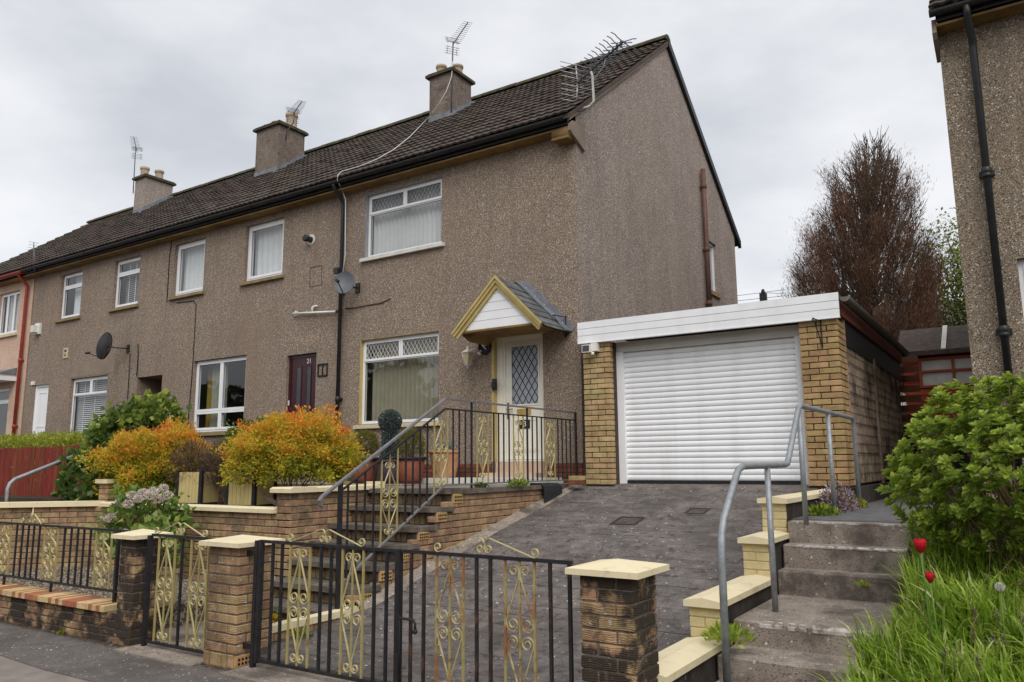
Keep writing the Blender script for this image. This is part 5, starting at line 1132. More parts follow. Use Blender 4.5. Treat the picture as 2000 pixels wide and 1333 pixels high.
# second shrub mass further along the bank
# long grass on the bank
def grass(n, x0, x1, y0, y1, name, label, seed, hmin=.14, hmax=.40, w=.0055):
    rng = np.random.default_rng(seed); X = rng.uniform(x0, x1, n); Y = rng.uniform(y0, y1, n); k = ~((X < 4.80) & (Y > -5.4)); X, Y = X[k], Y[k]; n = len(X); Z = np.array([zbank(v) for v in Y])-.01
    h = rng.uniform(hmin, hmax, n)*(.75+.25*np.sin(X*7)*np.sin(Y*9)); a = rng.uniform(0, 6.28, n); lean = rng.uniform(.15, 1.0, n); d = np.stack([np.cos(a), np.sin(a), np.zeros(n)], 1)+np.array([-.25, -.35, 0]); side = np.stack([-np.sin(a), np.cos(a), np.zeros(n)], 1); up = np.array([0, 0, 1.])
    B = np.stack([X, Y, Z], 1); q = []
    for f in (0, .4, .75, 1): q.append(B+up*(h*f*(1-.35*lean*f*f))[:, None]+d*(h*lean*.75*f*f)[:, None])
    ww = [w, w*.95, w*.65, w*.1]; V = []; val = []; v0 = np.clip(rng.normal(.45, .2, n), 0, .9); v0[rng.random(n) < .04] = 1
    for i in range(3): V.append(np.stack([q[i]-side*ww[i], q[i]+side*ww[i], q[i+1]+side*ww[i+1], q[i+1]-side*ww[i+1]], 1)); val.append(v0+.08*(i-1))
    o = npquads(name, np.concatenate(V), np.concatenate(val), 'grass_blade'); tag(o, label, 'grass', kind='stuff')
grass(15000, 4.62, 6.6, -6.55, -4.1, 'long_grass', 'long bright green grass on the bank beside the concrete steps', 41)
# broad daffodil-like leaves among the grass
grass(1500, 5.0, 6.5, -6.4, -4.7, 'bulb_leaves', 'broad strap leaves of spent bulbs among the grass', 42, .25, .50, .010)
def tulip(px_, py_, Y, size, label):
    p = onY(px_, py_, Y); rng = np.random.default_rng(int(px_)); t = thing('tulip', (p.x, p.y, zbank(Y)), label, 'flower', None)
    zb = zbank(Y); MB().tube([(p.x+.02, p.y, zb), (p.x+.01, p.y, (zb+p.z)/2), (p.x, p.y, p.z-size*.5)], .005, 6).build('stem', 'leaf_mid_flat', t)
    V = []; 
    for k in range(6):
        a = k*math.pi/3+.2; rr_ = size*(.42 if k % 2 else .46)
        for j in range(-2, 2):
            def pt(u, v):
                aa = a+u*.74*(1-.5*max(0, v-.6)); r = rr_*(.35+.65*math.sin(min(1, v*1.25)*math.pi/2))*(1-.10*max(0, v-.65)/.35); return (p.x+r*math.cos(aa), p.y+r*math.sin(aa), p.z-size*.5+size*v*(1-.025*u*u*(v > .8))*(1 if k % 2 else .95))
            for i in range(4): V.append([pt(j/2, i/4), pt((j+1)/2, i/4), pt((j+1)/2, (i+1)/4), pt(j/2, (i+1)/4)])
    npquads('petals', np.array(V), np.tile(np.linspace(.1, 1, 4), len(V)//4), 'tulip_red', t)
    n = 3; V = []
    for k in range(n):
        a = rng.uniform(0, 6.28); L_ = size*2.6; w = .016
        for i in range(4):
            def pt(f, s): return (p.x+.02+math.cos(a)*L_*.5*f*f-math.sin(a)*s*w*(1-f*.8), p.y+math.sin(a)*L_*.5*f*f+math.cos(a)*s*w*(1-f*.8), zb+L_*f*.9)
            V.append([pt(i/4, -1), pt(i/4, 1), pt((i+1)/4, 1), pt((i+1)/4, -1)])
    npquads('leaf_blades', np.array(V), rng.uniform(.3, .6, len(V)), 'leaf_shrub', t)
mat('leaf_mid_flat', (.10, .20, .04), .6, .1, 10)
tulip(1797, 1066, -5.45, .075, 'tall open red tulip in front of the leafy shrub')
tulip(1816, 1128, -5.5, .055, 'short dark red tulip low in the long grass')
# brown bare conifer behind the garage
def brown_tree():
    rng = np.random.default_rng(51); bx, by, bz = 1.5, 16., .9; top = 10.1; t = thing('brown_conifer', (bx, by, bz), 'tall brown half-bare upright tree behind the garage', 'tree')
    ax = lambda z: bx-.1+.85*np.clip((z-2)/(top-2), 0, 1)
    mb = MB(); tr = [Vector((ax(z), by, z)) for z in (bz, 4, 7, top-.3)]; mb.tube(tr, .16, 8, r1=.012)
    pts = []
    def halfw(z): return 2.5*np.maximum(.03, np.clip((top-z)/5.6, 0, 1)**.56)
    for i in range(420):
        z0 = rng.uniform(1.4, 7.6); a = rng.uniform(0, 6.28); zt = min(z0+rng.uniform(1.2, 3.0), top-.2*rng.random()); r = float(halfw(zt))*math.sqrt(rng.random()); ca, sa = math.cos(a), math.sin(a)
        b = Vector((float(ax(z0)), by, z0)); ex = Vector((float(ax(zt))+r*ca, by+r*.9*sa, zt)); m_ = b.lerp(ex, .4)+Vector((ca*r*.25, sa*r*.25, -.2)); m2 = b.lerp(ex, .75)+Vector((ca*r*.10, sa*r*.1, -.12)); path = [b, m_, m2, ex]; mb.tube(path, .024, 3, cap=False, r1=.006)
        for j in range(12):
            f = rng.uniform(.3, 1); k = min(2, int(f*3)); q = path[k].lerp(path[k+1], f*3-k); dd = Vector((ca*.35+rng.normal()*.35, sa*.35+rng.normal()*.35, 1.0)).normalized(); L_ = rng.uniform(.22, .6); pts.append([q, q+dd*L_*.5+Vector((rng.normal()*.03, rng.normal()*.03, 0)), q+dd*L_])
    mb.build('trunk', 'wood_bark', t); twigs(pts, .013, .006, 'twigs', 'wood_bark', t)
    # fine brown sprays gathered in upright plumes, thickest low down
    npl = 420; pz = 1.8+(rng.random(npl)**1.5)*(top-3.0); pa = rng.uniform(0, 6.28, npl); pr_2 = halfw(pz)*.86*np.sqrt(rng.random(npl))**.6; C0 = np.stack([ax(pz)+pr_2*np.cos(pa), by+pr_2*.9*np.sin(pa), pz], 1); dens = np.clip(1.35-.16*(pz-2), .06, 1); tone = rng.random(npl)
    cnt = (520*dens).astype(int); k = np.repeat(np.arange(npl), cnt); n = len(k); h = rng.random(n); sp = rng.normal(size=(n, 3))*np.array([.13, .13, .1]); P = C0[k]+sp*(.5+h[:, None])+np.stack([np.cos(pa[k])*.25*h, np.sin(pa[k])*.25*h, h*.85-.3], 1)
    D = unit(np.stack([np.cos(pa[k])*.4, np.sin(pa[k])*.4, np.ones(n)*1.0], 1)+rng.normal(size=(n, 3))*.28); V = leaves(P, D, rng.uniform(.07, .17, n), rng.uniform(.007, .016, n), rng=rng)
    npquads('crown', V, np.clip(.12+.45*tone[k]+.25*h+rng.normal(0, .14, n)-.03*(P[:, 2]-3), 0, 1), 'leaf_brown', t)
brown_tree()
def leafy_tree(name, x, y, z0, zt, r, n, label, seed, m='leaf_tree', ln=.12, cz=.62, squash=1.25, group=None):
    rng = np.random.default_rng(seed); t = thing(name, (x, y, z0), label, 'tree', group); H = zt-z0; mb = MB(); mb.tube([(x, y, z0), (x+.05, y, z0+H*.4), (x-.04, y, z0+H*.75), (x, y, zt-.3)], .16, 8, r1=.015)
    c = np.array([x, y, z0+H*cz]); tips = []; nb = 60
    for i in range(nb):
        d = unit(rng.normal(size=(1, 3))+np.array([[0, 0, .5]]))[0]; e = c+d*np.array([r, r, r*squash])*rng.uniform(.7, 1); f = rng.uniform(.15, .6); b = Vector((x, y, z0+H*f)); mb.tube([b, b.lerp(Vector(e.tolist()), .5)+Vector((0, 0, -.1)), e.tolist()], .035, 4, cap=False, r1=.006); tips.append((np.array(b), e))
    mb.build('trunk', 'wood_bark', t)
    B = np.array([q[0] for q in tips]); E_2 = np.array([q[1] for q in tips]); k = rng.integers(0, nb, n); f = rng.uniform(.35, 1.08, n)[:, None]; P = B[k]+(E_2[k]-B[k])*f+rng.normal(size=(n, 3))*.26*r/1.6
    V = leaves(P, rng.normal(size=(n, 3))+np.array([0, 0, .2]), ln*rng.uniform(.6, 1.2, n), ln*.6, rng=rng); npquads('crown', V, np.clip(rng.normal(.42, .22, n)+.2*(k % 5 == 0)+.5*(rng.random(n) < .04), 0, 1), m, t); return t
leafy_tree('spring_tree', 4.55, 17.2, .9, 7.6, 1.75, 9000, 'pale green blossoming tree behind the shed', 61)
leafy_tree('dark_tree', 4.6, 14.0, .5, 3.6, 1.1, 5000, 'dark evergreen low tree just above the shed roof', 62, 'wood_far', .1, .6, 1.0)
leafy_tree('bare_tree', -40, 14, 0, 8.6, 2.2, 500, 'thin sparse treetop beyond the far end of the terrace', 63, 'leaf_tree', .06)
# wood across the road, seen only in the window reflections
rng = np.random.default_rng(71); n = 26000; X = rng.uniform(-60, 45, n); hh = 6.5+1.6*np.sin(X*.35)+1.2*np.sin(X*.83+1)+.7*np.sin(X*2.1); Z = -2+hh*rng.random(n)**.7; Y = -30+rng.normal(0, 1.6, n)+1.3*np.sin(X*.6)
o = npquads('woodland', leaves(np.stack([X, Y, Z], 1), rng.normal(size=(n, 3)), .75, .55, rng=rng), rng.uniform(0, 1, n), 'wood_far'); tag(o, 'dark line of trees across the road', 'trees', kind='stuff')
mb = MB(); [mb.tube([(x_, -30.5, -2.05), (x_+.3, -30.3, 5)], .2, 6, r1=.05) for x_ in range(-58, 44, 4)]; tag(mb.build('woodland_trunks', 'wood_bark'), 'trunks of the trees across the road', 'trees', kind='stuff')
# small weeds and rockery plants
def tuft(x, y, z, r, n, m, ln, wdt, label, name='weed', cat='weed', seed=1, up=.8, vr=(0, 1), spread=None):
    rng = np.random.default_rng(seed); t = thing(name, (x, y, z), label, cat); d = unit(rng.normal(size=(n, 3))); d[:, 2] = abs(d[:, 2]); P = np.array([x, y, z])+d*r*(rng.random((n, 1))**.5)*np.array(spread or (1, 1, .6)); V = leaves(P, unit(d+np.array([0, 0, up])+rng.normal(size=(n, 3))*.4), ln*rng.uniform(.6, 1.2, n), wdt, rng=rng); npquads('foliage', V, rng.uniform(*vr, n), m, t); return t
tuft(3.80, -2.25, -.84, .16, 420, 'leaf_shrub', .05, .022, 'bright green cushion weed at the foot of the second handrail post', seed=81)
tuft(3.80, -1.45, -.84, .34, 1500, 'flower_lilac', .035, .018, 'rockery plant with tiny lilac flowers under the end coping', 'rockery_plant', 'plant', 82, spread=(.6, 1.6, .85))
tuft(3.82, -.75, -.84, .22, 500, 'leaf_hedge', .04, .018, 'yellow green creeping plant near the end handrail post', 'rockery_plant', 'plant', 83, spread=(.7, 1.2, .5))
p = onX(1420, 1235, 3.74); tuft(3.74, p.y, p.z-.06, .15, 240, 'leaf_shrub', .065, .022, 'ferny green weed growing beside the lowest steps', seed=84, vr=(.4, 1))
p = onY(1683, 1140, -3.475); tuft(p.x, -3.50, p.z-.02, .05, 60, 'leaf_shrub', .035, .014, 'tiny green weed sprouting from the riser below the third step', seed=85, vr=(.5, 1))
tuft(.16, -5.5, -1.775, .06, 60, 'leaf_shrub', .07, .02, 'small leafy weed beside the kerb wall', seed=86)
tuft(.07, -1.9, -.60, .10, 200, 'leaf_shrub', .05, .02, 'weed with a yellow flower on the platform edge', seed=87, spread=(1, 2.2, .8))
tuft(-.05, -2.55, -.60, .07, 90, 'leaf_mid', .04, .02, 'low weed between the balustrade bars', seed=88, spread=(1, 1.6, .8))
tuft(-2.2, GYF-.02, -1.862, .045, 70, 'leaf_hedge', .03, .013, 'yellow green moss tuft at the pavement edge close to the slim pier', seed=89)
tuft(-3.6, GYF-.02, -1.85, .04, 60, 'leaf_hedge', .03, .013, 'small moss tuft at the wall foot far from the piers', seed=90)
gt_ = tuft(-.75, -5.45, -1.86, .17, 260, 'grass_blade', .34, .016, 'clump of green strap leaves and seed heads behind the garden gate', 'garden_clump', 'plant', 91, 1.6)
rng = np.random.default_rng(92); pts = []; 
for k in range(9):
    p = Vector((-.75+rng.normal()*.14, -5.45+rng.normal()*.14, -1.30+rng.uniform(-.12, .2))); pts.append([Vector((p.x*.5-.375, -5.45, -1.86)), p]); n = 40; d = sph(n, rng); npquads('seed_head', leaves(np.array(p)+d*.012, d, .022, .012, rng=rng), rng.random(n), 'seed_white', gt_)
twigs(pts, .003, .002, 'seed_stems', 'twig', gt_)
dd = tuft(-.06, -5.62, -1.745, .05, 50, 'leaf_mid', .09, .022, 'yellow dandelions in the planting strip by the driveway gate', 'dandelion', 'flower', 93)
for (a, b) in ((-.03, -1.60), (-.06, -1.66)):
    n = 70; d = sph(n, rng); npquads('flower', leaves(np.array([a, -5.66, b])+d*np.array([.02, .02, .008]), d+np.array([0, 0, .8]), .022, .009, rng=rng), rng.random(n), 'flower_yellow', dd)
twigs([[Vector((-.05, -5.62, -1.745)), Vector((-.03, -5.66, -1.60))], [Vector((-.05, -5.62, -1.745)), Vector((-.06, -5.66, -1.66))]], .003, .003, 'stems', 'leaf_mid_flat', dd)
# leaf litter / gravel stones on the terrace and lower bed
def gravel(name, x0, x1, y0, y1, z, n, label, seed, s=.02):
    rng = np.random.default_rng(seed); P = np.stack([rng.uniform(x0, x1, n), rng.uniform(y0, y1, n), np.full(n, z)], 1); r = s*rng.uniform(.5, 1.1, n); d = np.array([[1, 0, 0], [0, 1, 0], [-1, 0, 0], [0, -1, 0]], float); top = np.array([0, 0, 1.]); V = []
    for k in range(4):
        a = P+d[k]*r[:, None]*rng.uniform(.7, 1.3, (n, 1)); b = P+d[(k+1) % 4]*r[:, None]*rng.uniform(.7, 1.3, (n, 1)); t_ = P+top*r[:, None]*.8; V.append(np.stack([a, b, t_, t_+(a-t_)*.02], 1))
    m = bpy.data.materials.get('pebble') or leafmat('pebble', [(0, (.07, .055, .042)), (.5, (.18, .14, .105)), (1, (.40, .34, .27))], .9, 0.)
    o = npquads(name, np.concatenate(V), np.tile(rng.random(n), 4), 'pebble'); tag(o, label, 'gravel', kind='stuff')
gravel('gravel', -5.2, -1.56, -4.25, -3.2, -.83, 5000, 'buff pea gravel covering the terrace behind the coping', 95)
gravel('bed_gravel', -5.5, -1.5, -6.02, -4.46, -1.64, 6000, 'mixed gravel in the lower bed behind the railings', 96)

# wind-blown petals and grit lying about, moss along the wall foot, dry stalks in the grass
def scatter(name, label, cat, n, fn, s, m, seed, vr=(0, 1)):
    rng = np.random.default_rng(seed); P = []; 
    while len(P) < n:
        q = fn(rng)
        if q is not None: P.append(q)
    P = np.array(P); a = rng.uniform(0, 6.28, n); r = s*rng.uniform(.4, 1.2, n)**1.3; u = np.stack([np.cos(a), np.sin(a), rng.normal(0, .15, n)], 1)*r[:, None]; v = np.stack([-np.sin(a), np.cos(a), rng.normal(0, .15, n)], 1)*(r*rng.uniform(.3, .8, n))[:, None]; tag(npquads(name, np.stack([P-u, P-v, P+u, P+v], 1), rng.uniform(*vr, n), m), label, cat, kind='stuff')
scatter('fallen_petals', 'pale petals and flecks scattered over the drive', 'petals', 420, lambda r: (lambda x, y: (x, y, zdrive(y)+.006))(r.uniform(.1, 3.35), r.uniform(-5.95, -.45)), .016, 'seed_white', 201)
scatter('drive_litter', 'dark moss crumbs scattered over the drive', 'litter', 500, lambda r: (lambda x, y: (x, y, zdrive(y)+.006))(r.uniform(.1, 3.35) if r.random() < .6 else .1+abs(r.normal(0, .18)), r.uniform(-5.95, -.45)), .016, 'heather', 202, (0, .4))
scatter('pavement_flecks', 'pale flecks scattered over the pavement', 'petals', 260, lambda r: (r.uniform(-4.5, 3.5), r.uniform(-7.0, -6.45), -1.862), .010, 'seed_white', 203)
scatter('step_flecks', 'pale flecks lying on the step landing', 'petals', 26, lambda r: (r.uniform(3.75, 4.7), r.uniform(-4.65, -3.5), -1.416), .012, 'seed_white', 204)
scatter('wall_foot_moss', 'sandy moss and grit along the foot of the front wall', 'moss', 2600, lambda r: (lambda x: (x, GYF-.005-abs(r.normal(0, .03)), -1.862+.012*r.random()))(r.uniform(-4.6, .35)), .011, 'heather', 205, (.4, 1))
rng = np.random.default_rng(206); pts = []; PP = []; 
for k in range(46):
    x_, y_ = rng.uniform(4.9, 6.3), rng.uniform(-6.3, -4.9); b = Vector((x_, y_, zbank(y_))); e = b+Vector((rng.normal()*.06, rng.normal()*.06, rng.uniform(.28, .46))); pts.append([b, b.lerp(e, .6)+Vector((rng.normal()*.015, 0, 0)), e]); PP.append(list(e))
tag(twigs(pts, .0025, .002, 'dry_stalks', 'twig', None), 'dry seeding stalks standing among the long grass', 'stalks', kind='stuff')
PP = np.repeat(np.array(PP), 14, 0); n = len(PP); tag(npquads('stalk_seed_heads', leaves(PP+rng.normal(size=(n, 3))*np.array([.006, .006, .018]), unit(rng.normal(size=(n, 3))+np.array([0, 0, 1])), .022, .008, rng=rng), rng.uniform(.5, 1, n), 'heather'), 'brown seed heads on the dry stalks in the grass', 'seed heads', kind='stuff')
pd = onY(1953, 1147, -5.5); dc = thing('dandelion_clock', (pd.x, -5.5, zbank(-5.5)), 'white dandelion seed clock above the long grass', 'flower'); MB().tube([(pd.x, -5.5, zbank(-5.5)), tuple(pd)], .003, 6).build('stem', 'leaf_mid_flat', dc); n = 160; d = sph(n, rng); npquads('seed_clock', leaves(np.array(pd)+d*.012, d, .014, .008, rng=rng), rng.random(n), 'seed_white', dc)
# ------------------------------------------------------------------ pots and planters
def planter(x, y, z, w, h, rot, label):
    t = thing('planter_box', (x, y, z), label, 'planter', None); c, s = math.cos(rot), math.sin(rot); T = lambda a, b: (x+a*c-b*s, y+a*s+b*c)
    def obx(name, a0, a1, b0, b1, z0, z1, m): MB().prism([T(a0, b0), T(a1, b0), T(a1, b1), T(a0, b1)], 'z', z0, z1).build(name, m, t)
    p = .045
    for sa in (-1, 1):
        for sb in (-1, 1): obx('corner_post', sa*w/2-p/2, sa*w/2+p/2, sb*w/2-p/2, sb*w/2+p/2, z, z+h+.02, 'black_timber')
    nb = 6; bw = (w-p)/nb
    for side in range(4):
        for k in range(nb):
            a0 = -w/2+p/2+k*bw+.002; a1 = a0+bw-.004
            if side == 0: obx('board', a0, a1, -w/2-.008, -w/2+.008, z+.04, z+h, 'planter_cream')
            elif side == 1: obx('board', a0, a1, w/2-.008, w/2+.008, z+.04, z+h, 'planter_cream')
            elif side == 2: obx('board', w/2-.008, w/2+.008, a0, a1, z+.04, z+h, 'planter_cream')
            else: obx('board', -w/2-.008, -w/2+.008, a0, a1, z+.04, z+h, 'planter_cream')
    for (b0, b1) in ((-w/2-.012, -w/2+.012), (w/2-.012, w/2+.012)): obx('base_rail', -w/2+p/2+.001, w/2-p/2-.001, b0, b1, z, z+.04, 'black_timber')
    for (b0, b1) in ((-w/2-.012, -w/2+.012), (w/2-.012, w/2+.012)): obx('side_base_rail', b0, b1, -w/2+p/2+.001, w/2-p/2-.001, z, z+.04, 'black_timber')
    obx('soil_fill', -w/2+.012, w/2-.012, -w/2+.012, w/2-.012, z+.045, z+h-.03, 'soil'); return t
q = onY(462, 1012, -4.02); planter(-2.70, -3.82, -.83, .40, .44, R(14), 'cream slatted planter with black corner posts beneath the rounded orange shrub')
planter(-3.84, -3.76, -.83, .38, .44, R(14), 'cream slatted planter with black corner posts between heather clumps')
def heather(px_, py_, Y, r, h, label, seed, n=2600):
    c = onY(px_, py_, Y); rng = np.random.default_rng(seed); t = thing('heather', (c.x, c.y, c.z-h*.5), label, 'plant'); d = unit(rng.normal(size=(n, 3))); d[:, 2] = abs(d[:, 2]); base = np.array([c.x, c.y, c.z-h*.5]); e = base+d*np.array([r, r*.8, h])*rng.random((n, 1))**.4
    V = leaves(e, unit(e-base+rng.normal(size=(n, 3))*.12), rng.uniform(.05, .13, n), .006, rng=rng); npquads('foliage', V, rng.random(n), 'heather', t)
    pts = [[Vector(base.tolist()), Vector((base+(e[i]-base)*.5).tolist())+Vector((0, 0, -.02)), Vector(e[i].tolist())] for i in range(90)]; twigs(pts, .003, .0015, 'stems', 'twig', t)
heather(375, 900, -3.78, .34, .50, 'dry grey brown heather growing from the planter on the gravel', 101)
heather(428, 905, -3.65, .30, .55, 'dead purplish heather between the two planters', 102)
heather(468, 885, -3.3, .30, .45, 'brown heather behind the planter below the green bush', 103)
# root ball between planters and the broken board
rng = np.random.default_rng(105); tt = thing('root_ball', (-3.26, -3.66, -.83), 'dark brown root ball standing on the gravel between the planters', 'root ball'); pts = []
MB().lathe([(.14, 0), (.17, .06), (.165, .22), (.13, .27)], (-3.26, -3.66, -.83), 12).build('soil_core', 'soil', tt)
for k in range(160):
    a = rng.uniform(0, 6.28); z = rng.uniform(0, .26); a2 = a+rng.normal()*.5; pts.append([Vector((-3.26+.175*math.cos(a), -3.66+.175*math.sin(a), -.83+z)), Vector((-3.26+.185*math.cos((a+a2)/2), -3.66+.185*math.sin((a+a2)/2), -.83+z+rng.normal()*.03)), Vector((-3.26+.175*math.cos(a2), -3.66+.175*math.sin(a2), -.83+max(0, z+rng.normal()*.08)))])
twigs(pts, .003, .003, 'roots', 'twig', tt)
mb = MB(); a = onY(512, 965, -4.0); b = onY(545, 988, -4.0); mb.bar(a, b, .05, .012); tag(mb.build('loose_board', 'wood_bark'), 'weathered broken board leaning on the gravel near the stair wall', 'board')
def pot(name, x, y, z, prof, m, label, n=20, rim=None, soil_z=None, sq=False):
    t = thing(name, (x, y, z), label, 'pot'); mb = MB(); mb.lathe(prof, (x, y, z), n, sq=sq); o = mb.build('pot_body', m, t); r, h = prof[-1]
    MB().lathe([(r*.9, h-.03), (r*.9, h-.012)], (x, y, z), n).build('soil_fill', 'soil', t)
    mb = MB(); r0, h0 = max(prof); mb.lathe([(r, h-.045), (r*1.07, h-.04), (r*1.07, h), (r*.93, h), (r*.93, h-.02)], (x, y, z), n, sq=sq); mb.build('pot_rim', rim or m, t)
    return t
P1 = onY(713, 900, -1.05); P2 = onY(801, 905, -1.05); P3 = onY(762, 905, -1.25); P4 = onY(874, 890, -.55)
pot('plant_pot', P1.x, -1.05, -.598, [(.17, 0), (.19, .06), (.235, .40)], 'pot_red', 'red ribbed tub holding a yellow green shrub under the sill, beyond the topiary', rim='dark_iron')
pot('plant_pot', P2.x, -1.05, -.598, [(.17, 0), (.19, .06), (.235, .40)], 'pot_red', 'red ribbed tub holding a yellow green shrub on the door side of the topiary', rim='dark_iron')
pot('plant_pot', P3.x, -1.25, -.598, [(.12, 0), (.15, .1), (.19, .36)], 'pot_purple', 'dark glazed pot holding the ball topiary')
pot('clay_urn', P4.x, -.62, -.598, [(.13, 0), (.16, .04), (.20, .22), (.235, .42), (.24, .50)], 'pot_terracotta', 'large weathered terracotta pot with blue-grey plant beside the front door')
tuft(P4.x, -.62, -.10, .14, 200, 'leaf_topiary', .06, .018, 'blue grey rosette plant growing in the terracotta pot', 'potted_plant', 'plant', 111, vr=(.5, .95))
for k, Pq in enumerate((P1, P2)):
    shrub('potted_shrub', (Pq.x, -1.05, -.02), (.22, .2, .24), 5200, .022, .014, 'leaf_box', ['small yellow green shrub in the tub beyond the topiary', 'small yellow green shrub in the tub on the door side of the topiary'][k], seed=112+k, amp=.14, zmin=-.25, tuft_n=10, tuft_r=.04, stems=10)
def topiary():
    t = thing('topiary', (P3.x, -1.25, -.24), 'dark artificial topiary ball above a tapered column in front of the big window', 'topiary'); rng = np.random.default_rng(120); cb = onY(762, 823, -1.25); rb = .175
    for (nm, n) in (('leaf_ball', 9000), ('leaf_column', 9000)):
        if nm == 'leaf_ball': d = sph(n, rng); P = np.array(cb)+d*rb*rng.uniform(.86, 1.0, (n, 1))
        else:
            z = rng.uniform(-.28, cb.z-rb*.7, n); f = (z+.28)/(cb.z-rb*.7+.28); r = .15-.035*f; a = rng.uniform(0, 6.28, n); d = np.stack([np.cos(a), np.sin(a), .1*np.ones(n)], 1); P = np.stack([cb.x+r*np.cos(a)*rng.uniform(.85, 1, n), -1.25+r*np.sin(a)*rng.uniform(.85, 1, n), z], 1)
        V = leaves(P, unit(d+rng.normal(size=(n, 3))*.5), .022, .013, rng=rng); npquads(nm, V, np.clip(rng.normal(.4, .25, n)+.6*(rng.random(n) < .06), 0, 1), 'leaf_topiary', t)
    MB().lathe([(.001, cb.z-rb*.84), (.10, cb.z-rb*.6), (.145, cb.z), (.10, cb.z+rb*.6), (.001, cb.z+rb*.84)], (cb.x, -1.25, 0), 16).lathe([(.12, -.27), (.09, cb.z-rb*.8)], (cb.x, -1.25, 0), 14).build('core', 'black_plastic', t)
topiary()
cp = onY(215, 1140, -5.75)
pot('cream_pot', -1.62, -5.72, -1.64, [(.15, 0), (.16, .03), (.17, .28), (.175, .34)], 'pot_cream', 'cream square-sided pot standing behind the railings by the slim pier', n=4, sq=True)
shrub('potted_shrub', (-1.62, -5.72, -1.08), (.17, .16, .26), 260, .10, .06, 'leaf_hydrangea', 'leafy green plant in the cream pot behind the railings', seed=125, zmin=-1.32, tuft_n=6, tuft_r=.08, stems=6)
# ------------------------------------------------------------------ wall fittings
def dish(c, aim, w, h, label, arm=True):
    t = thing('satellite_dish', tuple(c), label, 'satellite dish'); c = Vector(c); aim = Vector(aim).normalized(); u = aim.cross(Vector((0, 0, 1))).normalized(); v = u.cross(aim); mb = MB(); n = 24; rings = 6
    for k in range(rings+1):
        r = k/rings; b = [c+u*(w*r*math.cos(2*math.pi*i/n))+v*(h*r*math.sin(2*math.pi*i/n))+aim*(.07*r*r) for i in range(n)]
        if k:
            for i in range(n): mb.quad(prev[i], prev[(i+1) % n], b[(i+1) % n], b[i], sm=True)
        prev = b
    for k in range(n): # rolled rim
        a, b = prev[k], prev[(k+1) % n]; mb.quad(a, b, b-aim*.015, a-aim*.015)
    mb.build('reflector', 'dish_grey', t)
    f = c+aim*.42-v*h*.75; m2 = MB(); m2.tube([c-v*h*.9, f], .010, 8); m2.tube([c-aim*.02-v*h*.9, c-aim*.10], .014, 8); m2.build('feed_arm', 'black_plastic', t)
    MB().lathe([(.028, -.05), (.03, .04), (.022, .055)], tuple(f), 12, tuple(-aim+v*.3)).build('receiver', 'black_plastic', t)
    wall = Vector((c.x-aim.x*.12+.10, -.02, c.z-.02)); m3 = MB(); m3.tube([c-aim*.02, c-aim*.12, (wall.x, c.y*.4, c.z-.03), wall], .016, 8); m3.box((wall.x-.05, -.03, wall.z-.09), (wall.x+.05, -.001, wall.z+.09)); m3.build('wall_bracket', 'black_plastic', t)
dish((-4.72, -.30, 2.99), (.45, -.85, .30), .20, .235, 'small dark grey satellite dish beside the black drainpipe')
dish((-12.35, -.42, 2.50), (-.85, -.45, .22), .27, .33, 'grey satellite dish side-on above the downstairs blind window')
def aerial(label, mast, boom0, boom1, n, el, refl=True, m='dish_grey', vert=False, base=None, clip=None):  # silhouette against the sky is put into the metal's dark grey colour
    """TV aerial: mast, boom with elements, grid reflector at the rear end"""
    t = thing('tv_aerial', tuple(mast[0]), label, 'aerial'); mb = MB(); mb.tube(mast, .016, 8); mb.build('mast', m, t); b0, b1 = Vector(boom0), Vector(boom1); MB().bar(b0, b1, .016).build('boom', 'dish_grey', t); d = (b1-b0).normalized(); s = d.cross(Vector((0, 0, 1))).normalized(); v = s.cross(d); e = v if vert else s; mb = MB()
    for k in range(n):
        p = b0.lerp(b1, .12+.88*k/(n-1)); L_ = el*(1-.35*k/(n-1)); mb.tube([p-e*L_, p+e*L_], .0045, 5)
    mb.build('elements', m, t)
    if refl:
        mb = MB()
        for sg in (1, -1):
            o = b0+v*sg*.03
            for k in range(4): q = o+v*sg*(.03+.045*k)-d*(.02*k); mb.tube([q-s*el*1.05, q+s*el*1.05], .005, 5)
            for w in (-1, 1): mb.tube([o+s*w*el*.7, o+v*sg*.18-d*.07+s*w*el*.7], .005, 5)
        mb.build('reflector_grid', m, t)
    if base: MB().tube(base, .014, 6).build('bracket', m, t)
pb_, pm_ = onY(881, 228, 2.86), onY(884, 110, 2.86); b0 = onY(884, 88, 2.86); b1 = onZ(914, 44, b0.z)
aerial('tall television aerial on a thin mast at the end house chimney', [pb_, pm_, onY(885, 82, 2.86)], b0, b1, 12, .16)
pb_, pm_ = onY(558, 275, 2.66), onY(573, 240, 2.62); b0 = onY(572, 224, 2.62); b1 = onZ(590, 198, b0.z)
aerial('small television aerial on a cranked pole on the middle chimney', [pb_, onY(560, 258, 2.6), pm_, onY(575, 222, 2.6)], b0, b1, 12, .17)
pb_, pt_ = onY(260, 378, 3.3), onY(265, 288, 3.3); b0 = onY(268, 298, 3.3); b1 = onZ(261, 268, b0.z)
aerial('spindly television aerial bracketed off the far chimney', [pb_, pt_], b0, b1, 11, .16, base=[onY(260, 352, 3.3), onY(271, 354, 3.3)])
pb_, pt_ = onY(70, 533, -.1), onY(66, 482, -.35); aerial('short aerial of a few cross bars on a bent pole above the red gutter', [onY(83, 540, -.02), pb_, onY(68, 527, -.35), pt_], onY(66, 500, -.35), onY(66, 474, -.35), 5, .19, refl=False, m='dish_grey')
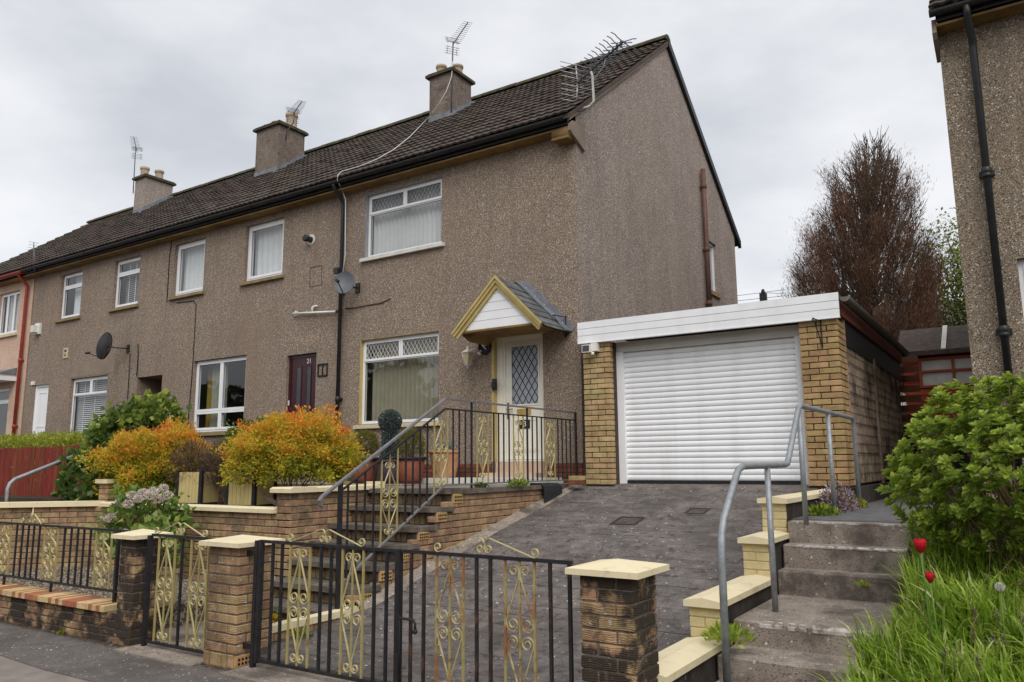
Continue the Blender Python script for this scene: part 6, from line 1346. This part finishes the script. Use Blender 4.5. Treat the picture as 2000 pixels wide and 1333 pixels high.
# wideband aerial at the eaves corner
def big_aerial():
    t = thing('tv_aerial', (.2, .1, 5.2), 'large wideband aerial with X-shaped elements at the gable eaves corner', 'aerial'); X_ = .1
    print('AER', b0, b1, (b1-b0).length) if 0 else None; MB().tube([onY(1140, 212, .03), onY(1152, 208, .03), onY(1160, 198, .0), onY(1157, 148, .0), onY(1154, 140, -.02)], .02, 10).build('mast', 'white_plastic', t)
    b0 = onY(1126, 164, .25); b1 = onZ(1217, 82, b0.z); MB().bar(b0, b1, .022).build('boom', 'black_plastic', t); d = (b1-b0).normalized(); s = d.cross(Vector((0, 0, 1))).normalized(); v = s.cross(d)
    for k in range(9):
        p = b0.lerp(b1, .36+.64*k/8); mb = MB(); L_ = .21
        for a in (R(25), R(-25), R(155), R(205)):
            e = s*math.cos(a)+v*math.sin(a); mb.tube([p, p+e*L_*.45, p+e*L_*.8+d*.02, p+e*L_+d*.02+s*.03*(1 if math.cos(a) > 0 else -1)], .008, 5)
        mb.bar(p-s*.05, p+s*.05, .022); mb.build('x_element', 'dish_grey', t)  # coloured dark for the backlit look of bright metal
    mb = MB()
    for sg in (1, -1):
        o = b0+d*.03
        mb.tube([o, o+v*sg*.34-d*.04], .012, 6)
        for k in range(4): q = o+v*sg*(.07+.085*k)-d*(.008*k); mb.tube([q-s*.30, q+s*.30], .007, 5)
    mb.build('reflector', 'aluminium', t); MB().tube([b0.lerp(b1, .65)-v*.02, b0.lerp(b1, .6)-v*.12, onY(1157, 160, .05)], .007, 6).build('brace', 'white_plastic', t)
    MB().tube([onY(1116, 212, -.1), onY(1125, 219, .0), onY(1140, 216, .02), onY(1150, 209, .05)], .008, 6).build('lead_in_cable', 'black_plastic', t)
big_aerial()
# cables
def cable(pts, r, m, label): 
    mb = MB(); mb.tube(pts, r, 6); tag(mb.build('cable', m), label, 'cable')
def roofpt(x, y, h=.05):
    d = ray(x, y); z0 = ZE-YE*SL+h; tt_ = (cC.y*SL+z0-cC.z)/(d.z-SL*d.y); return cC+d*tt_
cable([onY(884, 120, 2.84), onY(882, 150, 2.84), onY(872, 178, 2.75), onY(855, 207, 2.6)]+[roofpt(x, y, .08) for x, y in ((835, 232), (800, 268), (770, 292), (735, 312), (700, 326), (668, 335))]+[onY(660, 342, -.42), onY(659, 352, -.40), onY(668, 372, -.16), onY(675, 390, -.12), onY(674, 500, -.12), onY(668, 545, -.13)], .009, 'cable_white', 'white aerial cable sagging over the roof and down the drainpipe')
cable([onY(674, 603, -.01), onY(690, 602, -.01), onY(720, 596, -.01), onY(745, 592, -.01), onY(763, 583, -.01)], .010, 'brown_pipe', 'rusty wire curving across the roughcast right of the drainpipe')
cable([onY(337, 463, -.01), onY(331, 500, -.01), onY(326, 590, -.01)], .010, 'dark_iron', 'thin dark cable beside the upper middle window')
cable([onY(345, 592, -.01), onY(378, 588, -.01), onY(383, 596, -.01), onY(376, 720, -.01), onY(366, 840, -.01)], .010, 'dark_iron', 'thin dark cable running down between the upper window sill and the shrub')
cable([onY(269, 672, -.02), onY(270, 690, -.02), onY(267, 735, -.02)], .012, 'black_plastic', 'black dish cable falling to the passage')
cable([onY(254, 690, -.02), onY(252, 730, -.02), onY(249, 780, -.02)], .010, 'black_plastic', 'black cable hanging straight beside the downstairs blind window')
# overflow pipe, boiler flue, junction box, marks
op = thing('overflow_pipe', (-5.8, -.05, 2.6), 'white plastic overflow pipe running level to the drainpipe', 'pipe')
a, b = onY(572, 613, -.06), onY(658, 609, -.06); MB().tube([a, b], .022, 10).build('pipe_run', 'white_plastic', op); c = a.lerp(b, .45); MB().tube([c, c+Vector((0, 0, .10)), c+Vector((.03, .02, .13)), c+Vector((.09, .055, .13))], .02, 10).build('elbow', 'white_plastic', op); MB().box((a.x+.05, -.06, a.z-.05), (a.x+.075, -.001, a.z+.05)).build('clip', 'white_plastic', op); MB().tube([(b.x-.02, -.06, b.z), (b.x+.06, -.06, b.z)], .026, 10).build('coupling', 'black_plastic', op)
v = onY(608, 469, 0); bf = thing('boiler_flue', (v.x, -.05, v.z), 'black round boiler flue poking from the upper wall', 'flue'); MB().lathe([(.06, 0), (.06, .14), (.07, .14), (.07, .17), (.03, .17)], (v.x, 0, v.z), 14, (-.0, -1, .0)).build('flue_pipe', 'black_plastic', bf); MB().lathe([(.115, 0), (.10, .008)], (v.x, -.001, v.z), 16, (0, -1, 0)).build('mortar_collar', 'lintel_grey', bf)
v = onY(668, 532, 0); tag(MB().box((v.x-.06, -.17, v.z-.06), (v.x+.06, -.112, v.z+.05)).build('junction_box', 'black_plastic'), 'small black box clipped to the drainpipe above the dish', 'box')
mb = MB(); v = onY(631, 723, 0); ring(mb, v.x-.13, v.x+.13, v.z-.12, v.z+.12, .02, -.025, -.001); mb.box((v.x-.01, -.022, v.z-.10), (v.x+.01, -.001, v.z+.10)); tag(mb.build('wall_bracket', 'dark_iron'), 'rusty square iron wall frame beside the maroon door', 'bracket')
v = onY(617, 540, 0); mb = MB(); ring(mb, v.x-.17, v.x+.17, v.z-.20, v.z+.20, .012, -.006, -.0005); mb.build('patch_edge', 'brown_pipe', H2)
v = onY(610, 663, 0); mb = MB(); rng = np.random.default_rng(131)
for k in range(170): px_, pz_ = v.x+rng.uniform(-.6, .6), v.z+rng.normal(0, .06)+.0; mb.lathe([(.011, 0), (.006, .004)], (px_, -.0005, pz_), 6, (0, -1, 0))
mb.build('bare_render_chips', 'step_pink', H2)['kind'] = 'stuff'
v = onY(76, 644, 0); ab = thing('alarm_box', (v.x, -.06, v.z), 'weathered white floodlight box high on the wall beside the red downpipe', 'light'); MB().box((v.x-.12, -.06, v.z-.14), (v.x+.14, -.001, v.z+.16)).build('back_plate', 'white_plastic', ab); MB().box((v.x-.09, -.18, v.z-.1), (v.x+.08, -.061, v.z+.09)).build('lamp_body', 'lintel_grey', ab)
v = onY(129, 690, 0); nb = thing('number_plaque', (v.x, -.02, v.z), 'small cream number plaque above the downstairs blind window', 'sign'); MB().box((v.x-.10, -.02, v.z-.13), (v.x+.10, -.001, v.z+.13)).build('plate', 'sill_cream', nb); MB().box((v.x-.05, -.024, v.z+.02), (v.x+.05, -.0205, v.z+.09)).box((v.x-.05, -.024, v.z-.09), (v.x-.02, -.0205, v.z-.02)).box((v.x+.01, -.024, v.z-.09), (v.x+.04, -.0205, v.z-.02)).build('numerals', 'black_plastic', nb)
# coach lamp
v = onY(913, 700, -.16); lm = thing('coach_lamp', (-2.02, -.05, 1.48), 'weathered white coach lantern on the wall left of the front door', 'lamp')
x_, y_, z_ = v.x, -.16, v.z; mb = MB(); mb.lathe([(.005, .20), (.018, .17), (.02, .145), (.10, .10), (.105, .09), (.03, .088)], (x_, y_, z_), 4, sq=True); mb.lathe([(.05, -.115), (.055, -.10), (.015, -.14), (.004, -.17)][::-1], (x_, y_, z_), 4, sq=True)
for k in range(4):
    a = math.pi/4+k*math.pi/2; mb.tube([(x_+.092*math.cos(a), y_+.092*math.sin(a), z_+.09), (x_+.054*math.cos(a), y_+.054*math.sin(a), z_-.10)], .007, 5)
mb.build('lantern_frame', 'lamp_white', lm); MB().lathe([(.048, -.10), (.085, .088)], (x_, y_, z_), 4, sq=True).build('lantern_glass', 'sill_cream', lm)
mb = MB(); mb.tube([(x_+.03, y_+.02, z_+.12), (x_+.10, -.07, z_+.16), (x_+.13, -.03, z_+.12)], .014, 8); mb.lathe([(.05, 0), (.045, .02), (.02, .03)], (x_+.14, -.001, z_+.10), 12, (0, -1, 0)); mb.build('wall_arm', 'lamp_white', lm)
v = onY(948, 678, 0); pq = thing('wall_plaque', (v.x, -.02, v.z), 'round dark relief plaque between the lantern and the door', 'plaque'); MB().lathe([(.13, 0), (.135, .015), (.12, .03), (.108, .028), (.105, .012), (.001, .012)], (v.x, -.001, v.z), 28, (0, -1, 0)).build('plaque_rim', 'black_timber', pq)
mb = MB(); mb.tube([(v.x-.05, -.018, v.z+.05), (v.x-.01, -.02, v.z+.0), (v.x+.03, -.02, v.z-.05)], .022, 8, r1=.012); mb.tube([(v.x-.01, -.02, v.z), (v.x+.02, -.02, v.z+.05)], .016, 8, r1=.008); mb.build('plaque_relief', 'lamp_white', pq)
tag(MB().box((-1.605, -.05, .86), (-1.535, -.004, 1.05)).box((-1.60, -.075, .90), (-1.54, -.051, 1.0)).build('doorbell', 'black_plastic'), 'black video doorbell on the yellow door surround', 'doorbell')
def basket_bracket(x, y, z, h, l, dx, dy, label):
    t = thing('basket_bracket', (x, y, z), label, 'bracket'); mb = MB(); e = (x+dx*l, y+dy*l, z); mb.bar((x, y, z+.02), (x, y, z-h), .014); mb.bar((x, y, z), e, .012); mb.tube([(x, y, z-h), (x+dx*l*.45, y+dy*l*.45, z-h*.45), e], .007, 6); mb.build('bracket_bars', 'dark_iron', t); m2 = MB(); m2.tube([e, (e[0]+dx*.03, e[1]+dy*.03, z-.03), (e[0]+dx*.01, e[1]+dy*.01, z-.05)], .006, 6); m2.build('hook', 'dark_iron', t)
basket_bracket(-.24, -.012, 1.92, .32, .28, -.25, -.97, 'black hanging basket bracket on the wall beside the canopy slates')
basket_bracket(3.56, GY-.012, 1.38, .33, .30, -.1, -.99, 'black hanging basket bracket on the garage pier')
# security light on the garage pier
fl_ = thing('floodlight', (.42, -.45, 1.30), 'white security floodlight on the garage pier below the fascia', 'light'); MB().box((.33, GY-.17, 1.25), (.46, GY-.09, 1.36)).build('lamp_housing', 'white_plastic', fl_); MB().box((.342, GY-.174, 1.262), (.448, GY-.171, 1.348)).build('lamp_glass', 'frosted_dark', fl_); MB().box((.44, GY-.10, 1.27), (.53, GY-.003, 1.385)).build('wall_box', 'white_plastic', fl_); MB().lathe([(.025, -.02), (.028, .0), (.02, .02)], (.46, GY-.09, 1.235), 10).build('sensor', 'white_plastic', fl_)
# ------------------------------------------------------------------ shed, slatted fence and far roof
sx0, sx1, sy = 3.48, 5.6, 8.3; ez = 1.98
sh_ = thing('garden_shed', (4.5, 9, .15), 'red timber shed with plastic-covered windows under a felt roof', 'shed')
SWN = (3.78, 5.5, 1.22, 1.86)
for k in range(14):
    z = .15+k*.132; 
    if z+.128 <= SWN[2]+.02: MB().prism([(sy-.012, z), (sy+.0, z), (sy+.0, z+.128), (sy-.002, z+.128)], 'x', sx0, sx1).build('shiplap_board', 'red_shed', sh_)
    else: MB().prism([(sy-.012, z), (sy+.0, z), (sy+.0, z+.128), (sy-.002, z+.128)], 'x', sx0, SWN[0]-.005).build('shiplap_board', 'red_shed', sh_)
MB().box((sx0, sy+.001, .15), (SWN[0], sy+2.0, ez)).box((SWN[0], sy+.1, .15), (sx1, sy+2.0, ez)).build('shed_body', 'red_shed', sh_)
mb = MB(); ring(mb, SWN[0], SWN[1], SWN[2], SWN[3], .05, sy-.03, sy+.02); [mb.box((x_-.025, sy-.028, SWN[2]+.05), (x_+.025, sy+.015, SWN[3]-.05)) for x_ in (4.42, 5.0)]; mb.box((SWN[0]-.08, sy-.034, 1.545), (SWN[1], sy+.01, 1.59)); shw = mb.build('shed_window', 'shed_trim', sh_)
MB().box((SWN[0]+.05, sy+.021, SWN[2]+.05), (SWN[1]-.05, sy+.03, SWN[3]-.05)).build('polythene_pane', 'sill_white', shw)
mb = MB(); mb.prism([(sy-.16, ez-.03), (sy+1.0, ez+.62), (sy+2.2, ez-.03), (sy+2.2, ez+.01), (sy+1.0, ez+.67), (sy-.16, ez+.02)], 'x', sx0-.10, sx1+.1); shr = mb.build('felt_roof', 'roof_felt', sh_)
MB().prism([(sy-.17, ez+.022), (sy+1.0, ez+.675), (sy+1.0, ez+.70), (sy-.17, ez+.045)], 'x', 4.24, 4.33).build('roof_batten', 'sill_white', shr); MB().box((sx0-.10, sy-.19, ez-.08), (sx1+.1, sy-.165, ez+.02)).build('eaves_fascia', 'roof_felt', sh_)
sf = thing('slatted_fence', (3.5, 6.2, .1), 'brown horizontal slat fence panel beside the garage and shed', 'fence'); 
for k in range(9): MB().box((3.15, 6.4, .05+k*.19), (3.95, 6.43, .18+k*.19)).build('slat', 'brown_slat', sf)
MB().box((3.5, 6.44, -.9), (3.58, 6.5, 1.75)).build('post', 'brown_slat', sf)
fr_ = thing('far_house', (1, 34, 1), 'distant grey slated roof glimpsed past the garage', 'house'); MB().box((-4, 34, .9), (7.5, 42, 5.0)).build('wall', 'sill_white', fr_); mb = MB(); mb.prism([(33.4, 4.9), (38, 8.3), (42.6, 4.9)], 'x', -4.2, 7.6); fro = mb.build('roof', 'slate', fr_)
# distant chimney above the garage roof
v = onY(1490, 575, 30); cs = thing('far_chimney', (v.x, 30, v.z-2), 'dark distant chimney stack above the garage fascia', 'chimney'); MB().box((v.x-.16, 29.9, 1.0), (v.x+.16, 30.2, v.z+.05)).build('stack', 'black_timber', cs); MB().lathe([(.09, 0), (.10, .1), (.06, .22)], (v.x, 30.05, v.z+.05), 10).build('pot', 'black_timber', cs)
for k, (a, b, c, d) in enumerate(((1440, 578, 1535, 566), (1440, 588, 1535, 578), (1490, 572, 1530, 574))): cable([onY(a, b, 30), onY(c, d, 30)], .012, 'dark_iron', ['overhead wire above the distant chimney', 'lower overhead wire by the distant chimney', 'short wire tied to the distant chimney'][k])
